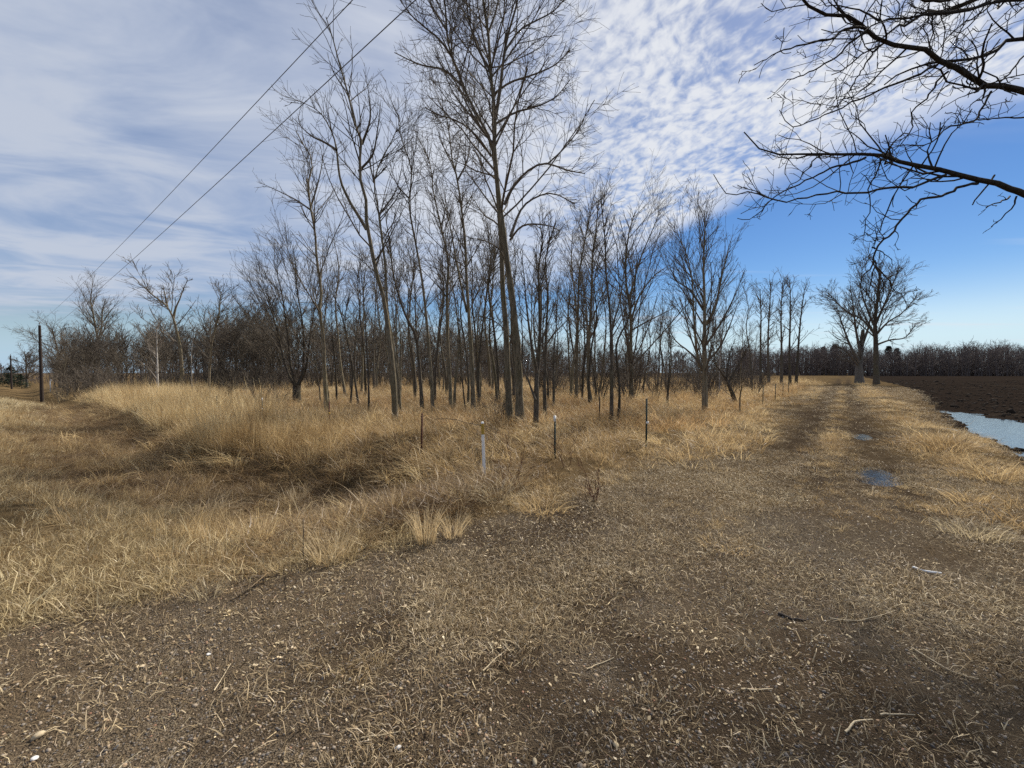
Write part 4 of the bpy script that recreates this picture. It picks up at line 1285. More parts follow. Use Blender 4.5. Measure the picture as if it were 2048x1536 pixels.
# the big tree outside the frame whose limbs hang in from the right
def overhang():
    g = np.random.default_rng(77)
    z6 = lambda pts: [(1400 + a / 2.954, b / 2.954) for a, b in pts]
    z5 = lambda pts: [(1600 + a / 3.2, 480 + b / 3.2) for a, b in pts]
    Y0 = 5.0
    tx, ty = 8.9, 5.4
    base = np.array([tx, ty, float(height(tx, ty))])
    trunk = [stem([base - [0, 0, 0.2], base + [0.05, 0, 2.5], base + [-0.1, 0.1, 5], base + [0.1, 0, 8], base + [0, 0.2, 11]], 0.34, 0.10, 18)]

    def lim(pts, y0, y1, d0, d1, K=18, root=None):
        """d0, d1: widths in photo pixels"""
        n = len(pts)
        yy = np.linspace(y0, y1, n)
        P = [at(p[0], p[1], Y) for p, Y in zip(pts, yy)]
        r0, r1 = d0 / 2 / F * y0, d1 / 2 / F * y1
        if root is not None:
            P = [base + np.array([0, 0, root])] + P
            r0 *= 1.35
        return stem(P, r0, max(r1, 0.004), K, g, 0.007, 0.0)

    main = [
        lim(z6([(1914, 540), (1720, 520), (1590, 440), (1420, 360), (1340, 290), (1180, 275), (1050, 230), (960, 150), (880, 105), (700, 80), (610, 0), (560, -60)]), 5.2, 4.5, 13, 4.5, 26, 4.6),
        lim(z6([(1914, 1140), (1840, 1130), (1760, 1085), (1640, 1060), (1480, 1020), (1300, 980), (1180, 950), (1080, 920), (980, 915), (860, 910), (700, 915), (560, 915), (430, 905), (330, 860), (260, 780)]), 5.0, 4.7, 15, 2.0, 28, 3.0),
        lim(z6([(1914, 238), (1800, 265), (1720, 315), (1600, 350), (1480, 362), (1390, 370), (1250, 405), (1160, 450), (1090, 500)]), 5.6, 5.3, 9, 2.5, 20, 6.0),
        lim(z6([(1830, 0), (1700, 30), (1530, 65), (1400, 75), (1280, 100), (1150, 105), (1060, 135), (980, 170), (900, 235), (800, 230)]), 5.0, 4.4, 8, 2, 20, 6.6),
    ]
    sub = [
        lim(z6([(980, 170), (850, 175), (770, 225), (600, 265), (480, 300), (400, 345), (320, 385)]), 4.6, 4.2, 5, 1.5),
        lim(z6([(985, 190), (900, 240), (800, 340), (700, 400), (600, 450), (520, 475), (460, 530)]), 4.6, 4.9, 4.5, 1.4),
        lim(z6([(1080, 260), (1010, 330), (950, 430), (870, 550), (810, 640)]), 4.7, 5.1, 3.5, 1.4),
        lim(z6([(1400, 385), (1250, 460), (1100, 515), (960, 580), (800, 650), (700, 690), (600, 735), (520, 738), (470, 650)]), 4.9, 4.4, 5, 1.5, 20),
        lim(z6([(1470, 420), (1400, 480), (1350, 580), (1250, 660), (1250, 770), (1130, 910)]), 4.9, 5.3, 4, 1.4),
        lim(z6([(1720, 540), (1660, 650), (1620, 715), (1480, 745), (1350, 850), (1200, 860), (1080, 880)]), 5.1, 4.6, 4, 1.3),
        lim(z6([(1990, 690), (1914, 695), (1750, 695), (1620, 715), (1500, 730)]), 5.5, 5.2, 3.5, 1.3),
        lim(z6([(1450, 1035), (1350, 1070), (1260, 1105), (1150, 1105), (1040, 1125), (920, 1140), (760, 1140), (620, 1170), (500, 1190), (400, 1170), (300, 1140), (170, 1150), (100, 1090), (80, 1030)]), 4.9, 4.3, 5.5, 1.2, 26),
        lim(z6([(980, 930), (880, 970), (780, 990), (700, 1030), (640, 1060), (540, 1110), (430, 1170), (390, 1220), (300, 1290), (220, 1290)]), 4.8, 5.1, 4.5, 1.2, 22),
        lim(z6([(1640, 1085), (1540, 1105), (1430, 1160), (1330, 1170), (1220, 1260), (1130, 1380), (1035, 1470)]) + z5([(478, 110), (470, 150)]), 4.95, 4.6, 5.5, 3.2, 22),
        lim(z5([(470, 150), (440, 195), (400, 240), (380, 290)]), 4.6, 4.55, 3.2, 1.6, 8),
        lim(z5([(480, 130), (520, 200), (580, 270), (600, 320), (650, 345), (680, 410)]), 4.6, 4.7, 2.8, 1.2, 10),
        lim(z5([(485, 160), (500, 185), (525, 260), (540, 320), (515, 400)]), 4.6, 4.5, 2.8, 1.3, 10),
        lim(z5([(480, 170), (460, 240), (445, 320), (440, 370)]), 4.6, 4.7, 2.4, 1.2, 8),
        lim(z6([(1035, 1470), (1015, 1460)]) , 4.6, 4.6, 3.5, 2.5, 4),
        lim(z6([(1040, 1478), (1090, 1500), (1130, 1530)]), 4.6, 4.5, 2.2, 1.2, 6),
        lim(z6([(1740, 1035), (1690, 1100), (1610, 1210)]), 5.0, 4.9, 3.5, 2.2, 8),
        lim(z6([(1830, 1160), (1790, 1190), (1690, 1225)]), 5.0, 4.8, 3.5, 2.0, 8),
        lim(z6([(1870, 1160), (1840, 1230), (1720, 1340)]), 5.0, 5.2, 3.2, 1.6, 8),
        lim(z6([(690, 930), (640, 990), (590, 1060), (540, 1090), (500, 1150)]), 4.75, 4.5, 2.8, 1.2, 10),
        lim(z6([(1070, 940), (1040, 1020), (1000, 1090), (1000, 1230), (970, 1390)]), 4.8, 4.6, 3.0, 1.0, 12),
        lim(z6([(1060, 125), (1000, 80), (860, 40), (750, 30), (700, -10)]), 4.6, 4.8, 3.6, 1.4, 12),
        lim(z6([(1480, 200), (1560, 140), (1680, 60), (1740, 0)]), 5.2, 5.4, 2.2, 3.0, 10),
        lim(z6([(1914, 330), (1830, 430), (1750, 510)]), 5.3, 5.2, 3.0, 2.6, 8),
        lim(z6([(1300, -10), (1400, 10), (1480, 0)]), 4.8, 4.9, 5, 5, 6),
    ]
    top = []
    for a, z0, ln in ((0.4, 6.5, 5), (1.6, 7.2, 5), (2.9, 7.8, 4), (4.0, 5.5, 5), (5.2, 8.2, 4)):
        d = np.array([math.cos(a), math.sin(a), 0.55])
        top.append(stem([base + [0, 0, z0], base + [0, 0, z0] + d * ln * 0.5 + [0, 0, 0.3], base + [0, 0, z0] + d * ln], 0.09, 0.012, 16, g, 0.05, 0.0))
    sets = [(P, Rr, 8) for P, Rr in main + top] + [(P, Rr, 6) for P, Rr in sub]
    tw = []
    for k, (P, Rr) in enumerate(main + sub + top):
        tw.append(spawn(P, Rr, 5.8, g, 0.45 if k < 4 else 0.15, 1.0, (30, 75), (0.07, 0.17) if k < 4 else (0.10, 0.26), 0.1, 0.10, 0.24, 6, 0.5, 0.0042, 34, lmin=0.14, tip=0.5))
    A = np.concatenate([a for a, _ in tw]), np.concatenate([b for _, b in tw])
    B = spawn(A[0], A[1], 9.0, g, 0.2, 1.0, (30, 75), (0.25, 0.6), 0.2, 0.08, 0.28, 4, 0.65, 0.0034, 7, lmin=0.05, tip=0.7)
    Cc = spawn(B[0], B[1], 7.0, g, 0.3, 1.0, (35, 80), (0.3, 0.6), 0.2, 0.05, 0.25, 3, 0.8, 0.0028, 4, lmin=0.03, tip=0.8)
    sets += [(A[0], A[1], 4), (B[0], B[1], 3), (Cc[0], Cc[1], 3)]
    t = thing('tree', 'dark gnarled limbs of a big tree hanging in from the upper right', 'tree', base)
    tv, tf = join_tubes([(P, Rr, 10) for P, Rr in trunk])
    obj('trunk', mesh_np('trunk', tv - base, tf, M['bark_black']), t)
    cv_, cf = join_tubes(sets)
    obj('crown', mesh_np('crown', cv_ - base, cf, M['bark_black']), t)


overhang()


# ------------------------------------------------------------------ the wood: copies of a few built trees
def copy_thing(root, loc, rz, s, label, group):
    r = root.copy()
    COL.objects.link(r)
    r.location = [float(v) for v in loc]
    r.rotation_euler = (0, 0, rz)
    r.scale = (s, s, s)
    r['label'], r['group'] = label, group
    for ch in root.children:
        c = ch.copy()
        COL.objects.link(c)
        c.parent = r
    return r


def generic(style, h, r0, seed, lean=0.5, n_extra=0, bm='bark', tm='twig', rmin=0.012, mul=1.0):
    """trunk and crown meshes standing at the origin"""
    g = np.random.default_rng(seed)
    x = np.cumsum(g.normal(0, lean * 0.3, 6))
    y = np.cumsum(g.normal(0, lean * 0.3, 6))
    x -= x[0]
    y -= y[0]
    zz = np.linspace(-0.2, h, 6)
    st = [stem(np.stack([x, y, zz], 1), r0, 0.012, 16)]
    for k in range(n_extra):
        i = g.integers(2, 4)
        a = g.uniform(0, 6.28)
        p0 = np.array([x[i], y[i], zz[i]])
        L = (h - zz[i]) * g.uniform(0.7, 0.95)
        d = np.array([math.cos(a) * 0.45, math.sin(a) * 0.45, 1])
        st.append(stem([p0, p0 + d * L * 0.45, p0 + d * L * np.array([0.8, 0.8, 1])], r0 * 0.55, 0.012, 12, flare=0))
    (tv, tf), (cv_, cf) = grow(st, style, g, rmin, None, mul, sides=(6, 4, 3, 3))
    return mesh_np('trunk', tv, tf, M[bm]), mesh_np('crown', cv_, cf, M[tm])


def bush_mesh(seed, h, n, spread, rmin, mul=1.0, tm='twig', r0=0.02):
    g = np.random.default_rng(seed)
    st = []
    for k in range(n):
        a = g.uniform(0, 6.28)
        rr = spread * 0.22 * math.sqrt(g.random())
        d = spread * g.uniform(0.3, 1.0)
        hh = h * g.uniform(0.55, 1.0)
        b = np.array([rr * math.cos(a), rr * math.sin(a), -0.1])
        m = b + [d * 0.4 * math.cos(a), d * 0.4 * math.sin(a), hh * 0.55]
        e = b + [d * math.cos(a + g.normal(0, 0.3)), d * math.sin(a), hh]
        st.append(stem([b, m, e], r0 * g.uniform(0.6, 1.2), rmin, 8, g, 0.02, 0.0))
    (tv, tf), (cv_, cf) = grow(st, 'bush', g, rmin, None, mul, sides=(4, 3, 3, 3))
    return mesh_np('stems', tv, tf, M[tm]), mesh_np('twigs', cv_, cf, M[tm])


def woods():
    g = np.random.default_rng(91)
    protos = {}

    def proto(key, meshes, names):
        root = bpy.data.objects.new('tree' if names[0] == 'trunk' else 'shrub', None)
        root['category'] = 'tree' if names[0] == 'trunk' else 'shrub'
        kids = []
        for nm, me in zip(names, meshes):
            kids.append(me)
        protos[key] = (names, kids, root.name)
        bpy.data.objects.remove(root)

    def put(key, x, y, rz, s, label, group, name, cat):
        names, kids, _ = protos[key]
        t = thing(name, label, cat, (x, y, float(height(x, y))), group)
        t.rotation_euler = (0, 0, rz)
        t.scale = (s, s, s)
        for nm, me in zip(names, kids):
            obj(nm, me, t)

    for k in range(4):
        proto('slim%d' % k, generic('slender', 9.0, 0.085, 200 + k, 0.55, bm='bark_dark' if k % 2 else 'bark', rmin=0.008, mul=0.8), ('trunk', 'crown'))
    for k in range(6):
        proto('wood%d' % k, generic('oak' if k % 2 else 'fan', 8.0, 0.11, 220 + k, 0.7, 1 + k % 2, bm='bark_dark', tm='twig' if k % 3 else 'twig_grey', rmin=0.017, mul=0.62), ('trunk', 'crown'))
    for k in range(4):
        proto('bush%d' % k, bush_mesh(240 + k, 2.6, 15, 1.6, 0.008, 0.55, 'twig_grey' if k % 2 else 'twig'), ('stems', 'twigs'))
    # dense wood behind the reeds at the left
    n = 0
    while n < 245:
        px_ = g.uniform(100, 1290)
        Y = g.uniform(38, 78) if px_ > 420 else g.uniform(46, 85)
        Y = g.uniform(55, 95) if px_ > 960 else Y
        x = (px_ - CX) / F * Y
        z = float(height(x, Y))
        top = np.interp(px_, [100, 180, 300, 450, 560, 700, 900, 1000, 1290], [706, 676, 658, 645, 635, 650, 660, 680, 700]) + g.normal(0, 15)
        h = (HOR - top) / F * Y + CAMZ - z
        put('wood%d' % g.integers(6), x, Y, g.uniform(0, 6.28), h / 9.4, 'bare grey-brown tree of the dense background wood behind reeds and grove', 'trees of the dense background wood', 'tree', 'tree')
        n += 1
    # slender trunks behind the giant
    n = 0
    while n < 78:
        px_ = g.uniform(640, 1340)
        Y = g.uniform(17, 42)
        x = (px_ - CX) / F * Y
        if track_w(x, Y) > -3.5:
            continue
        top = np.interp(px_, [640, 800, 1000, 1150, 1340], [540, 480, 470, 500, 560]) + g.normal(0, 45) + (Y - 17) * 2.5
        h = (HOR - top) / F * Y + CAMZ
        put('slim%d' % g.integers(4), x, Y, g.uniform(0, 6.28), h / 9.3, 'slender bare trunk in the open grove behind the twin-trunked giant', 'slender trees of the open grove', 'tree', 'tree')
        n += 1
    n = 0
    while n < 14:          # thin trees behind the fan-shaped maple
        px_ = g.uniform(1300, 1510)
        Y = g.uniform(26, 48)
        x = (px_ - CX) / F * Y
        if track_w(x, Y) > -4:
            continue
        h = (HOR - (620 + g.normal(0, 25))) / F * Y + CAMZ
        put('slim%d' % g.integers(4), x, Y, g.uniform(0, 6.28), h / 9.3, 'thin bare tree behind the lone fan-shaped maple', 'thin trees behind the maple', 'tree', 'tree')
        n += 1
    # brush under the wood
    n = 0
    while n < 110:
        px_ = g.uniform(110, 1020)
        Y = g.uniform(38, 62)
        x = (px_ - CX) / F * Y
        put('bush%d' % g.integers(4), x, Y, g.uniform(0, 6.28), g.uniform(0.6, 1.15), 'tangled bare underbrush shrub at the foot of the dense wood', 'underbrush of the dense wood', 'shrub', 'shrub')
        n += 1
    n = 0
    while n < 40:
        px_ = g.uniform(1090, 1530)
        Y = g.uniform(22, 44)
        x = (px_ - CX) / F * Y
        if track_w(x, Y) > -4.5:
            continue
        put('bush%d' % g.integers(4), x, Y, g.uniform(0, 6.28), g.uniform(0.5, 1.0), 'bare thicket shrub in the background behind the maple and side-by-side trunks', 'thicket behind the maple', 'shrub', 'shrub')
        n += 1
    # shrubs one can point at
    for k, (bx, by, s, lab) in enumerate([
        (520, 808, 0.75, 'dense many-stemmed bush left of the stout fan-branched tree'),
        (560, 806, 0.55, 'smaller bush hard against the stout fan-branched tree'),
        (460, 800, 0.7, 'bush at the left end of the shrubs beside the stout fan tree'),
        (992, 846, 0.45, 'small V-shaped bush at the left foot of the giant'),
        (1310, 802, 0.5, 'low dark brush heap behind the tall dark green fence post'),
        (1340, 796, 0.6, 'wider dark brush heap left of the maple trunk')]):
        p = ground(bx, by)
        put('bush%d' % (k % 4), p[0], p[1], 1.3 * k, s, lab, None, 'shrub', 'shrub')
    # red-stemmed saplings standing in the grass by the white post
    for k, (bx, by, h, n_, sp, tm, lab) in enumerate([
        (1190, 1000, 0.55, 10, 0.30, 'twig_red', 'reddish thin-stemmed shrub at the edge of the track, right of the white post'),
        (1040, 985, 0.9, 4, 0.4, 'twig_red', 'sparse reddish stems between white post and green fence post'),
        (968, 935, 0.75, 5, 0.45, 'twig', 'thin dark shrub growing up against the white post'),
        (800, 935, 0.8, 6, 0.5, 'twig_red', 'reddish shrub in front of the rusty fence post'),
        (1140, 935, 0.8, 4, 0.5, 'twig_red', 'wispy reddish stems right of the green fence post'),
        (720, 960, 0.7, 5, 0.5, 'twig_red', 'wispy reddish shrub at the left among the standing reeds'),
        (1420, 905, 0.35, 12, 0.5, 'twig_grey', 'low greyish shrub beside the left edge of the track')]):
        p = ground(bx, by)
        a, b = bush_mesh(300 + k, h, n_, sp, 0.0026, 0.7, tm, 0.0038)
        t = thing('shrub', lab, 'shrub', p)
        obj('stems', a, t)
        obj('twigs', b, t)


woods()


def far_wood():
    g = np.random.default_rng(123)
    n = 2600
    px_ = np.concatenate([g.uniform(-150, 480, 300), g.uniform(480, 1500, 900), g.uniform(1480, 2150, 1400)])
    Y = np.where(px_ < 1500, g.uniform(120, 165, n), g.uniform(205, 250, n))
    x = (px_ - CX) / F * Y
    nz = 22 * (fbm(px_, px_ * 0 + 3.3, 0.012, 401) - 0.5) + 14 * (fbm(px_, px_ * 0, 0.05, 403) - 0.5)
    top = nz + np.where(px_ < 1500, np.interp(px_, [-150, 60, 480, 900, 1300, 1500], [735, 728, 705, 706, 704, 702]), np.interp(px_, [1480, 1560, 1700, 1800, 1900, 2150], [708, 697, 696, 704, 694, 692])) + g.normal(0, 5, n)
    z = height(x, Y)
    h = (HOR - top) / F * Y + CAMZ - z
    K = 5
    t = np.linspace(0, 1, K)
    P = np.empty((n, K, 3))
    lx, ly = g.normal(0, 0.05, n), g.normal(0, 0.05, n)
    P[:, :, 0] = x[:, None] + (lx * h)[:, None] * t
    P[:, :, 1] = Y[:, None] + (ly * h)[:, None] * t
    P[:, :, 2] = z[:, None] - 0.3 + h[:, None] * t * 0.92
    Rr = (0.014 * h)[:, None] * np.linspace(1, 0.25, K)[None]
    A = spawn(P, Rr, 1.5, g, 0.0, 1.0, (25, 70), (0.2, 0.45), 0.4, 0.12, 0.12, 3, 0.45, 0.045, 9)
    B = spawn(A[0], A[1], 1.6, g, 0.1, 1.0, (20, 55), (0.45, 0.9), 0.4, 0.08, 0.12, 2, 0.6, 0.042, 4)
    v, f = join_tubes([(P, Rr, 4), (A[0], A[1], 3), (B[0], B[1], 3)])
    tag(obj('far_wood', mesh_np('far_wood', v, f, M['twig_far'])), 'far-off leafless wood closing the horizon behind field and grove', 'wood', kind='stuff')
    # pines showing above it
    for k, (bx, ty_) in enumerate([(1646, 694), (1668, 690), (1776, 693), (1792, 697), (1632, 699)]):
        Y = 235.0
        x = (bx - CX) / F * Y
        z = float(height(x, Y))
        h = (HOR - ty_) / F * Y + CAMZ - z
        lab = ['dark pine top above the far wood, second from left', 'tallest dark pine top above the far wood, left of the oaks', 'dark pine top above the far wood seen just right of the tall spreading tree',
               'rightmost dark pine top above the far wood', 'leftmost dark pine top above the far wood'][k]
        conifer('pine_tree', lab, (x, Y, z), h, h * 0.15, 500 + k, 'pinefar', top_heavy=True)


def conifer(name, label, loc, h, w, seed, mat, top_heavy=False):
    g = np.random.default_rng(seed)
    t = thing(name, label, 'tree', loc)
    P, Rr = stem([(0, 0, -0.2), (0.02 * h, 0, h * 0.5), (0, 0, h)], h * 0.018, 0.02, 8)
    v, f = tubes(P, Rr, 6)
    obj('trunk', mesh_np('trunk', v, [f], M['bark_dark']), t)
    n = 150
    tt = g.uniform(0.55 if top_heavy else 0.05, 1.0, n)
    a = g.uniform(0, 6.28, n)
    L = w * (np.sqrt(1.02 - tt) * 1.4 if top_heavy else (1.02 - tt)) * g.uniform(0.7, 1.15, n)
    p0 = np.stack([np.zeros(n), np.zeros(n), tt * h], -1)
    d = np.stack([np.cos(a), np.sin(a), np.full(n, -0.12)], -1)
    P = p0[:, None] + d[:, None] * (L[:, None] * np.linspace(0, 1, 5)[None])[:, :, None]
    P[:, :, 2] += 0.25 * (np.linspace(0, 1, 5) ** 2)[None] * L[:, None]
    # needle sprays: small blades along every bough
    vs, fs = [], []
    m = 26
    tpos = g.uniform(0.1, 1.0, (n, m))
    q = p0[:, None] + d[:, None] * (L[:, None] * tpos)[:, :, None]
    q[:, :, 2] += 0.25 * tpos ** 2 * L[:, None]
    nn = n * m
    q = q.reshape(-1, 3)
    e = g.normal(size=(nn, 3))
    e /= np.linalg.norm(e, axis=1, keepdims=True)
    e[:, 2] = np.abs(e[:, 2]) * 0.5
    s = (0.055 * h) * g.uniform(0.5, 1.2, (nn, 1))
    sd = np.cross(e, g.normal(size=(nn, 3))) * s * 0.22
    V = np.stack([q - sd, q + sd, q + e * s], 1).reshape(-1, 3)
    Fc = np.arange(nn * 3).reshape(-1, 3)
    obj('crown', mesh_np('crown', V, [Fc], M[mat], smooth=False), t)
    return t


far_wood()
for k, (bx, by, ty_, wpx, lab) in enumerate([(22, 778, 730, 34, 'dark conical evergreen beside the second utility pole at the far left'),
                                             (-8, 778, 742, 26, 'evergreen cut by the left edge of the frame'), (42, 776, 748, 22, 'low dark evergreen between the conical one and the first utility pole')]):
    Y = 100.0
    x = (bx - CX) / F * Y
    z = float(height(x, Y))
    h = (HOR - ty_) / F * Y + CAMZ - z
    conifer('evergreen_tree', lab, (x, Y, z), h, wpx / F * Y, 520 + k, 'needle')


# ------------------------------------------------------------------ utility poles and wires
def lathe(profile, sides=12):
    pr = np.array(profile, float)
    a = np.arange(sides) * 2 * np.pi / sides
    V = np.stack([pr[:, None, 0] * np.cos(a), pr[:, None, 0] * np.sin(a), np.repeat(pr[:, 1][:, None], sides, 1)], -1).reshape(-1, 3)
    K = len(pr)
    k = (np.arange(K - 1) * sides)[:, None]
    j = np.arange(sides)[None]
    j2 = (j + 1) % sides
    Q = np.stack([k + j, k + j2, k + sides + j2, k + sides + j], -1).reshape(-1, 4)
    return V, [Q]


def box(cx, cy, cz, sx, sy, sz):
    V = np.array([[cx + a * sx / 2, cy + b * sy / 2, cz + c * sz / 2] for a in (-1, 1) for b in (-1, 1) for c in (-1, 1)])
    Q = np.array([(0, 1, 3, 2), (4, 6, 7, 5), (0, 4, 5, 1), (2, 3, 7, 6), (0, 2, 6, 4), (1, 5, 7, 3)])
    return V, Q


def boxes(lst):
    vs, qs, off = [], [], 0
    for b in lst:
        v, q = box(*b)
        vs.append(v)
        qs.append(q + off)
        off += 8
    return np.concatenate(vs), [np.concatenate(qs)]


POLE_H = 7.8
poles = []
for k, (bx, ty_, hpx, lab) in enumerate([(79, 647, 140, 'nearest dark wooden utility pole at the left, standing before the wood'),
                                         (21, 709, 70, 'second, smaller utility pole in front of the dark evergreen'),
                                         (2, 728, 46, 'farthest tiny utility pole at the left edge of the frame')]):
    Y = F * POLE_H / hpx
    top = at(bx, ty_, Y)
    x = top[0]
    z = float(height(x, Y))
    h = top[2] - z
    t = thing('utility_pole', lab, 'utility pole', (x, Y, z), 'utility poles along the road')
    v, f = lathe([(0.17, -0.4), (0.165, 0.0), (0.14, h * 0.5), (0.11, h - 0.25), (0.11, h - 0.2), (0.0, h - 0.19)], 12)
    obj('pole_shaft', mesh_np('pole_shaft', v, f, M['pole']), t)
    v, f = lathe([(0.02, h - 0.2), (0.02, h - 0.05), (0.06, h - 0.04), (0.065, h), (0.045, h + 0.03), (0.06, h + 0.06), (0.03, h + 0.12), (0, h + 0.12)], 10)
    obj('insulator', mesh_np('insulator', v, f, M['metal_grey']), t)
    v, f = boxes([(0.13, 0, h - 1.35, 0.10, 0.06, 0.16), (0.19, 0, h - 1.35, 0.06, 0.06, 0.07)])
    obj('neutral_bracket', mesh_np('neutral_bracket', v, f, M['metal_grey'], smooth=False), t)
    poles.append(np.array([x, Y, z + h + 0.12]))
d = poles[0] - poles[1]
d[2] = 0
d /= np.linalg.norm(d)
# the near end of the wires is fixed on a pole behind the viewer
for (pxx, pyy, dz, side, lab) in [(705, 0, 0.0, 0.0, 'upper power line running from the pole top to the top of the frame'),
                                  (831, 0, -1.35, 0.2, 'lower power line running from the pole to the top of the frame')]:
    pts = [poles[2] + [0, 0, dz], poles[1] + [0, 0, dz], poles[0] + [side * 0.8, 0, dz]]
    a0 = poles[0] + [side * 0.8, 0, dz]
    a, b, c = ray(pxx, pyy)
    # point on the sight line nearest to the wire's height there
    hz = 5.9 if dz == 0 else 4.75
    s_ = hz / c
    mid = np.array([a * s_, b * s_, CAMZ + hz])
    e = mid - a0
    allp = []
    for p, q_ in ((pts[0], pts[1]), (pts[1], pts[2])):
        for tt in np.linspace(0, 1, 12)[:-1]:
            m = p * (1 - tt) + q_ * tt
            m = m - np.array([0, 0, 2.6 * tt * (1 - tt)])
            allp.append(m)
    L = np.hypot(e[0], e[1])
    tot = 1.45
    for tt in np.linspace(0, tot, 44):
        m = a0 + e * tt
        sag = 1.3 * ((tt) * (1 - tt))
        allp.append(m - np.array([0, 0, sag]))
    allp = np.array(allp)
    rad = np.full(len(allp), 0.0072)
    v, f = tubes(allp[None], rad[None], 6)
    base = allp[0]
    o = obj('power_line', mesh_np('power_line', v - base, [f], M['wire']), None, base)
    tag(o, lab, 'power line', 'power lines between the utility poles')


# ------------------------------------------------------------------ fence posts
def tpost(bx, by, ty_, mat, label, top_white=True, clips=((0.62, 'white_paint'),), lean=0.0):
    p = ground(bx, by)
    Y = p[1]
    h = max(CAMZ + (HOR - ty_) / F * Y - p[2], 0.7)
    t = thing('fence_post', label, 'fence post', p, 'steel fence posts')
    t.rotation_euler = (lean * 0.3, lean, 0.5)
    zz = [(0, 0, h / 2 - 0.15, 0.036, 0.005, h + 0.3), (0, 0.016, h / 2 - 0.15, 0.005, 0.027, h + 0.298)]
    for k in range(int(h / 0.055)):
        zz.append((0, -0.006, 0.05 + k * 0.055, 0.012, 0.009, 0.018))
    v, f = boxes(zz)
    obj('post_shaft', mesh_np('post_shaft', v, f, M[mat], smooth=False), t)
    if top_white:
        v, f = boxes([(0, 0.010, h - 0.05, 0.037, 0.029, 0.106)])
        obj('painted_tip', mesh_np('painted_tip', v, f, M['white_paint'], smooth=False), t)
    for fr, m in clips:
        v, f = boxes([(0, -0.014, h * fr, 0.05, 0.022, 0.04), (0, -0.034, h * fr, 0.02, 0.02, 0.055)])
        obj('insulator', mesh_np('insulator', v, f, M[m], smooth=False), t)
    return t


tpost(843, 912, 827, 'rust', 'rusty brown steel fence post left of the white marker post', False, (), 0.02)
tpost(1110, 918, 832, 'green_post', 'dark green steel fence post with white tip, right of the white marker post', True, ())
tpost(1293, 893, 797, 'green_post', 'tall dark green steel fence post standing before the brush heap', False, ((0.5, 'white_paint'),))
tpost(659, 855, 811, 'rust', 'thin rusty fence post below the lone knobbly-trunked tree', False, ((0.55, 'yellow_paint'),))
tpost(525, 840, 803, 'green_post', 'white-tipped fence post with insulator in front of the dense bush', True, ((0.5, 'white_paint'),))
tpost(434, 830, 800, 'green_post', 'small dark fence post farthest left along the reeds', False, ((0.45, 'white_paint'),))
tpost(1526, 812, 770, 'green_post', 'fence post along the track, nearest after the gnarled little tree', False, ())
tpost(1551, 800, 768, 'green_post', 'fence post along the track, second after the gnarled little tree', False, ())
tpost(1566, 792, 766, 'green_post', 'fence post along the track, third after the gnarled little tree', False, ())
tpost(1577, 787, 764, 'green_post', 'fence post along the track, fourth and farthest', False, ())


def marker():
    p = ground(969, 962)
    Y = p[1]
    top = at(964, 843, Y)
    h = top[2] - p[2]
    t = thing('marker_post', 'white wooden marker post with yellow top in the ditch grass', 'post', p)
    lean = math.atan((top[0] - p[0]) / h)
    t.rotation_euler = (0.03, lean, 0.25)
    s = 0.042

    def sq(z0, z1, a0, a1, bev=0.18):
        pr = []
        for z, a in ((z0, a0), (z1, a1)):
            for cx, cy in ((-1, -1 + bev), (-1 + bev, -1), (1 - bev, -1), (1, -1 + bev), (1, 1 - bev), (1 - bev, 1), (-1 + bev, 1), (-1, 1 - bev)):
                pr.append((cx * a / 2, cy * a / 2, z))
        V = np.array(pr)
        Q = np.array([[j, (j + 1) % 8, 8 + (j + 1) % 8, 8 + j] for j in range(8)])
        return V, Q
    ycut = h * 0.79
    v, q = sq(-0.25, ycut, s, s * 0.97)
    obj('white_shaft', mesh_np('white_shaft', v, [q], M['white_paint'], smooth=False), t)
    v, q = sq(ycut, h - 0.025, s * 0.99, s * 0.95)
    obj('yellow_band', mesh_np('yellow_band', v, [q], M['yellow_paint'], smooth=False), t)
    v, q = sq(h - 0.025, h, s * 0.97, s * 0.82)
    cap = np.array([[8 + j for j in range(8)]])
    obj('white_top', mesh_np('white_top', v, [q, cap], M['white_paint'], smooth=False), t)


marker()


def stick(name, label, cat, pxs, r, mat, lift=0.01, K=7, zs=None, twigs=0, seed=0, depth=None):
    g = np.random.default_rng(900 + seed)
    P = []
    for k, (a, b) in enumerate(pxs):
        if depth is None:
            p = ground(a, b)
        else:
            p = at(a, b, depth[k])
        p = p + np.array([0, 0, lift + (zs[k] if zs else 0)])
        P.append(p)
    r = r * 0.68
    S, Rr = stem(P, r, r * 0.5, K, g, r * 0.35, 0)
    sets = [(S, Rr, 6)]
    if twigs:
        A = spawn(S, Rr, twigs, g, 0.1, 1.0, (30, 70), (0.12, 0.3), 0.2, 0.02, 0.15, 4, 0.6, r * 0.35, 14, lmin=0.05, flat=0.3)
        sets.append((A[0], A[1], 4))
    v, f = join_tubes(sets)
    base = P[0]
    return tag(obj(name, mesh_np(name, v - base, f, M[mat]), None, base), label, cat)


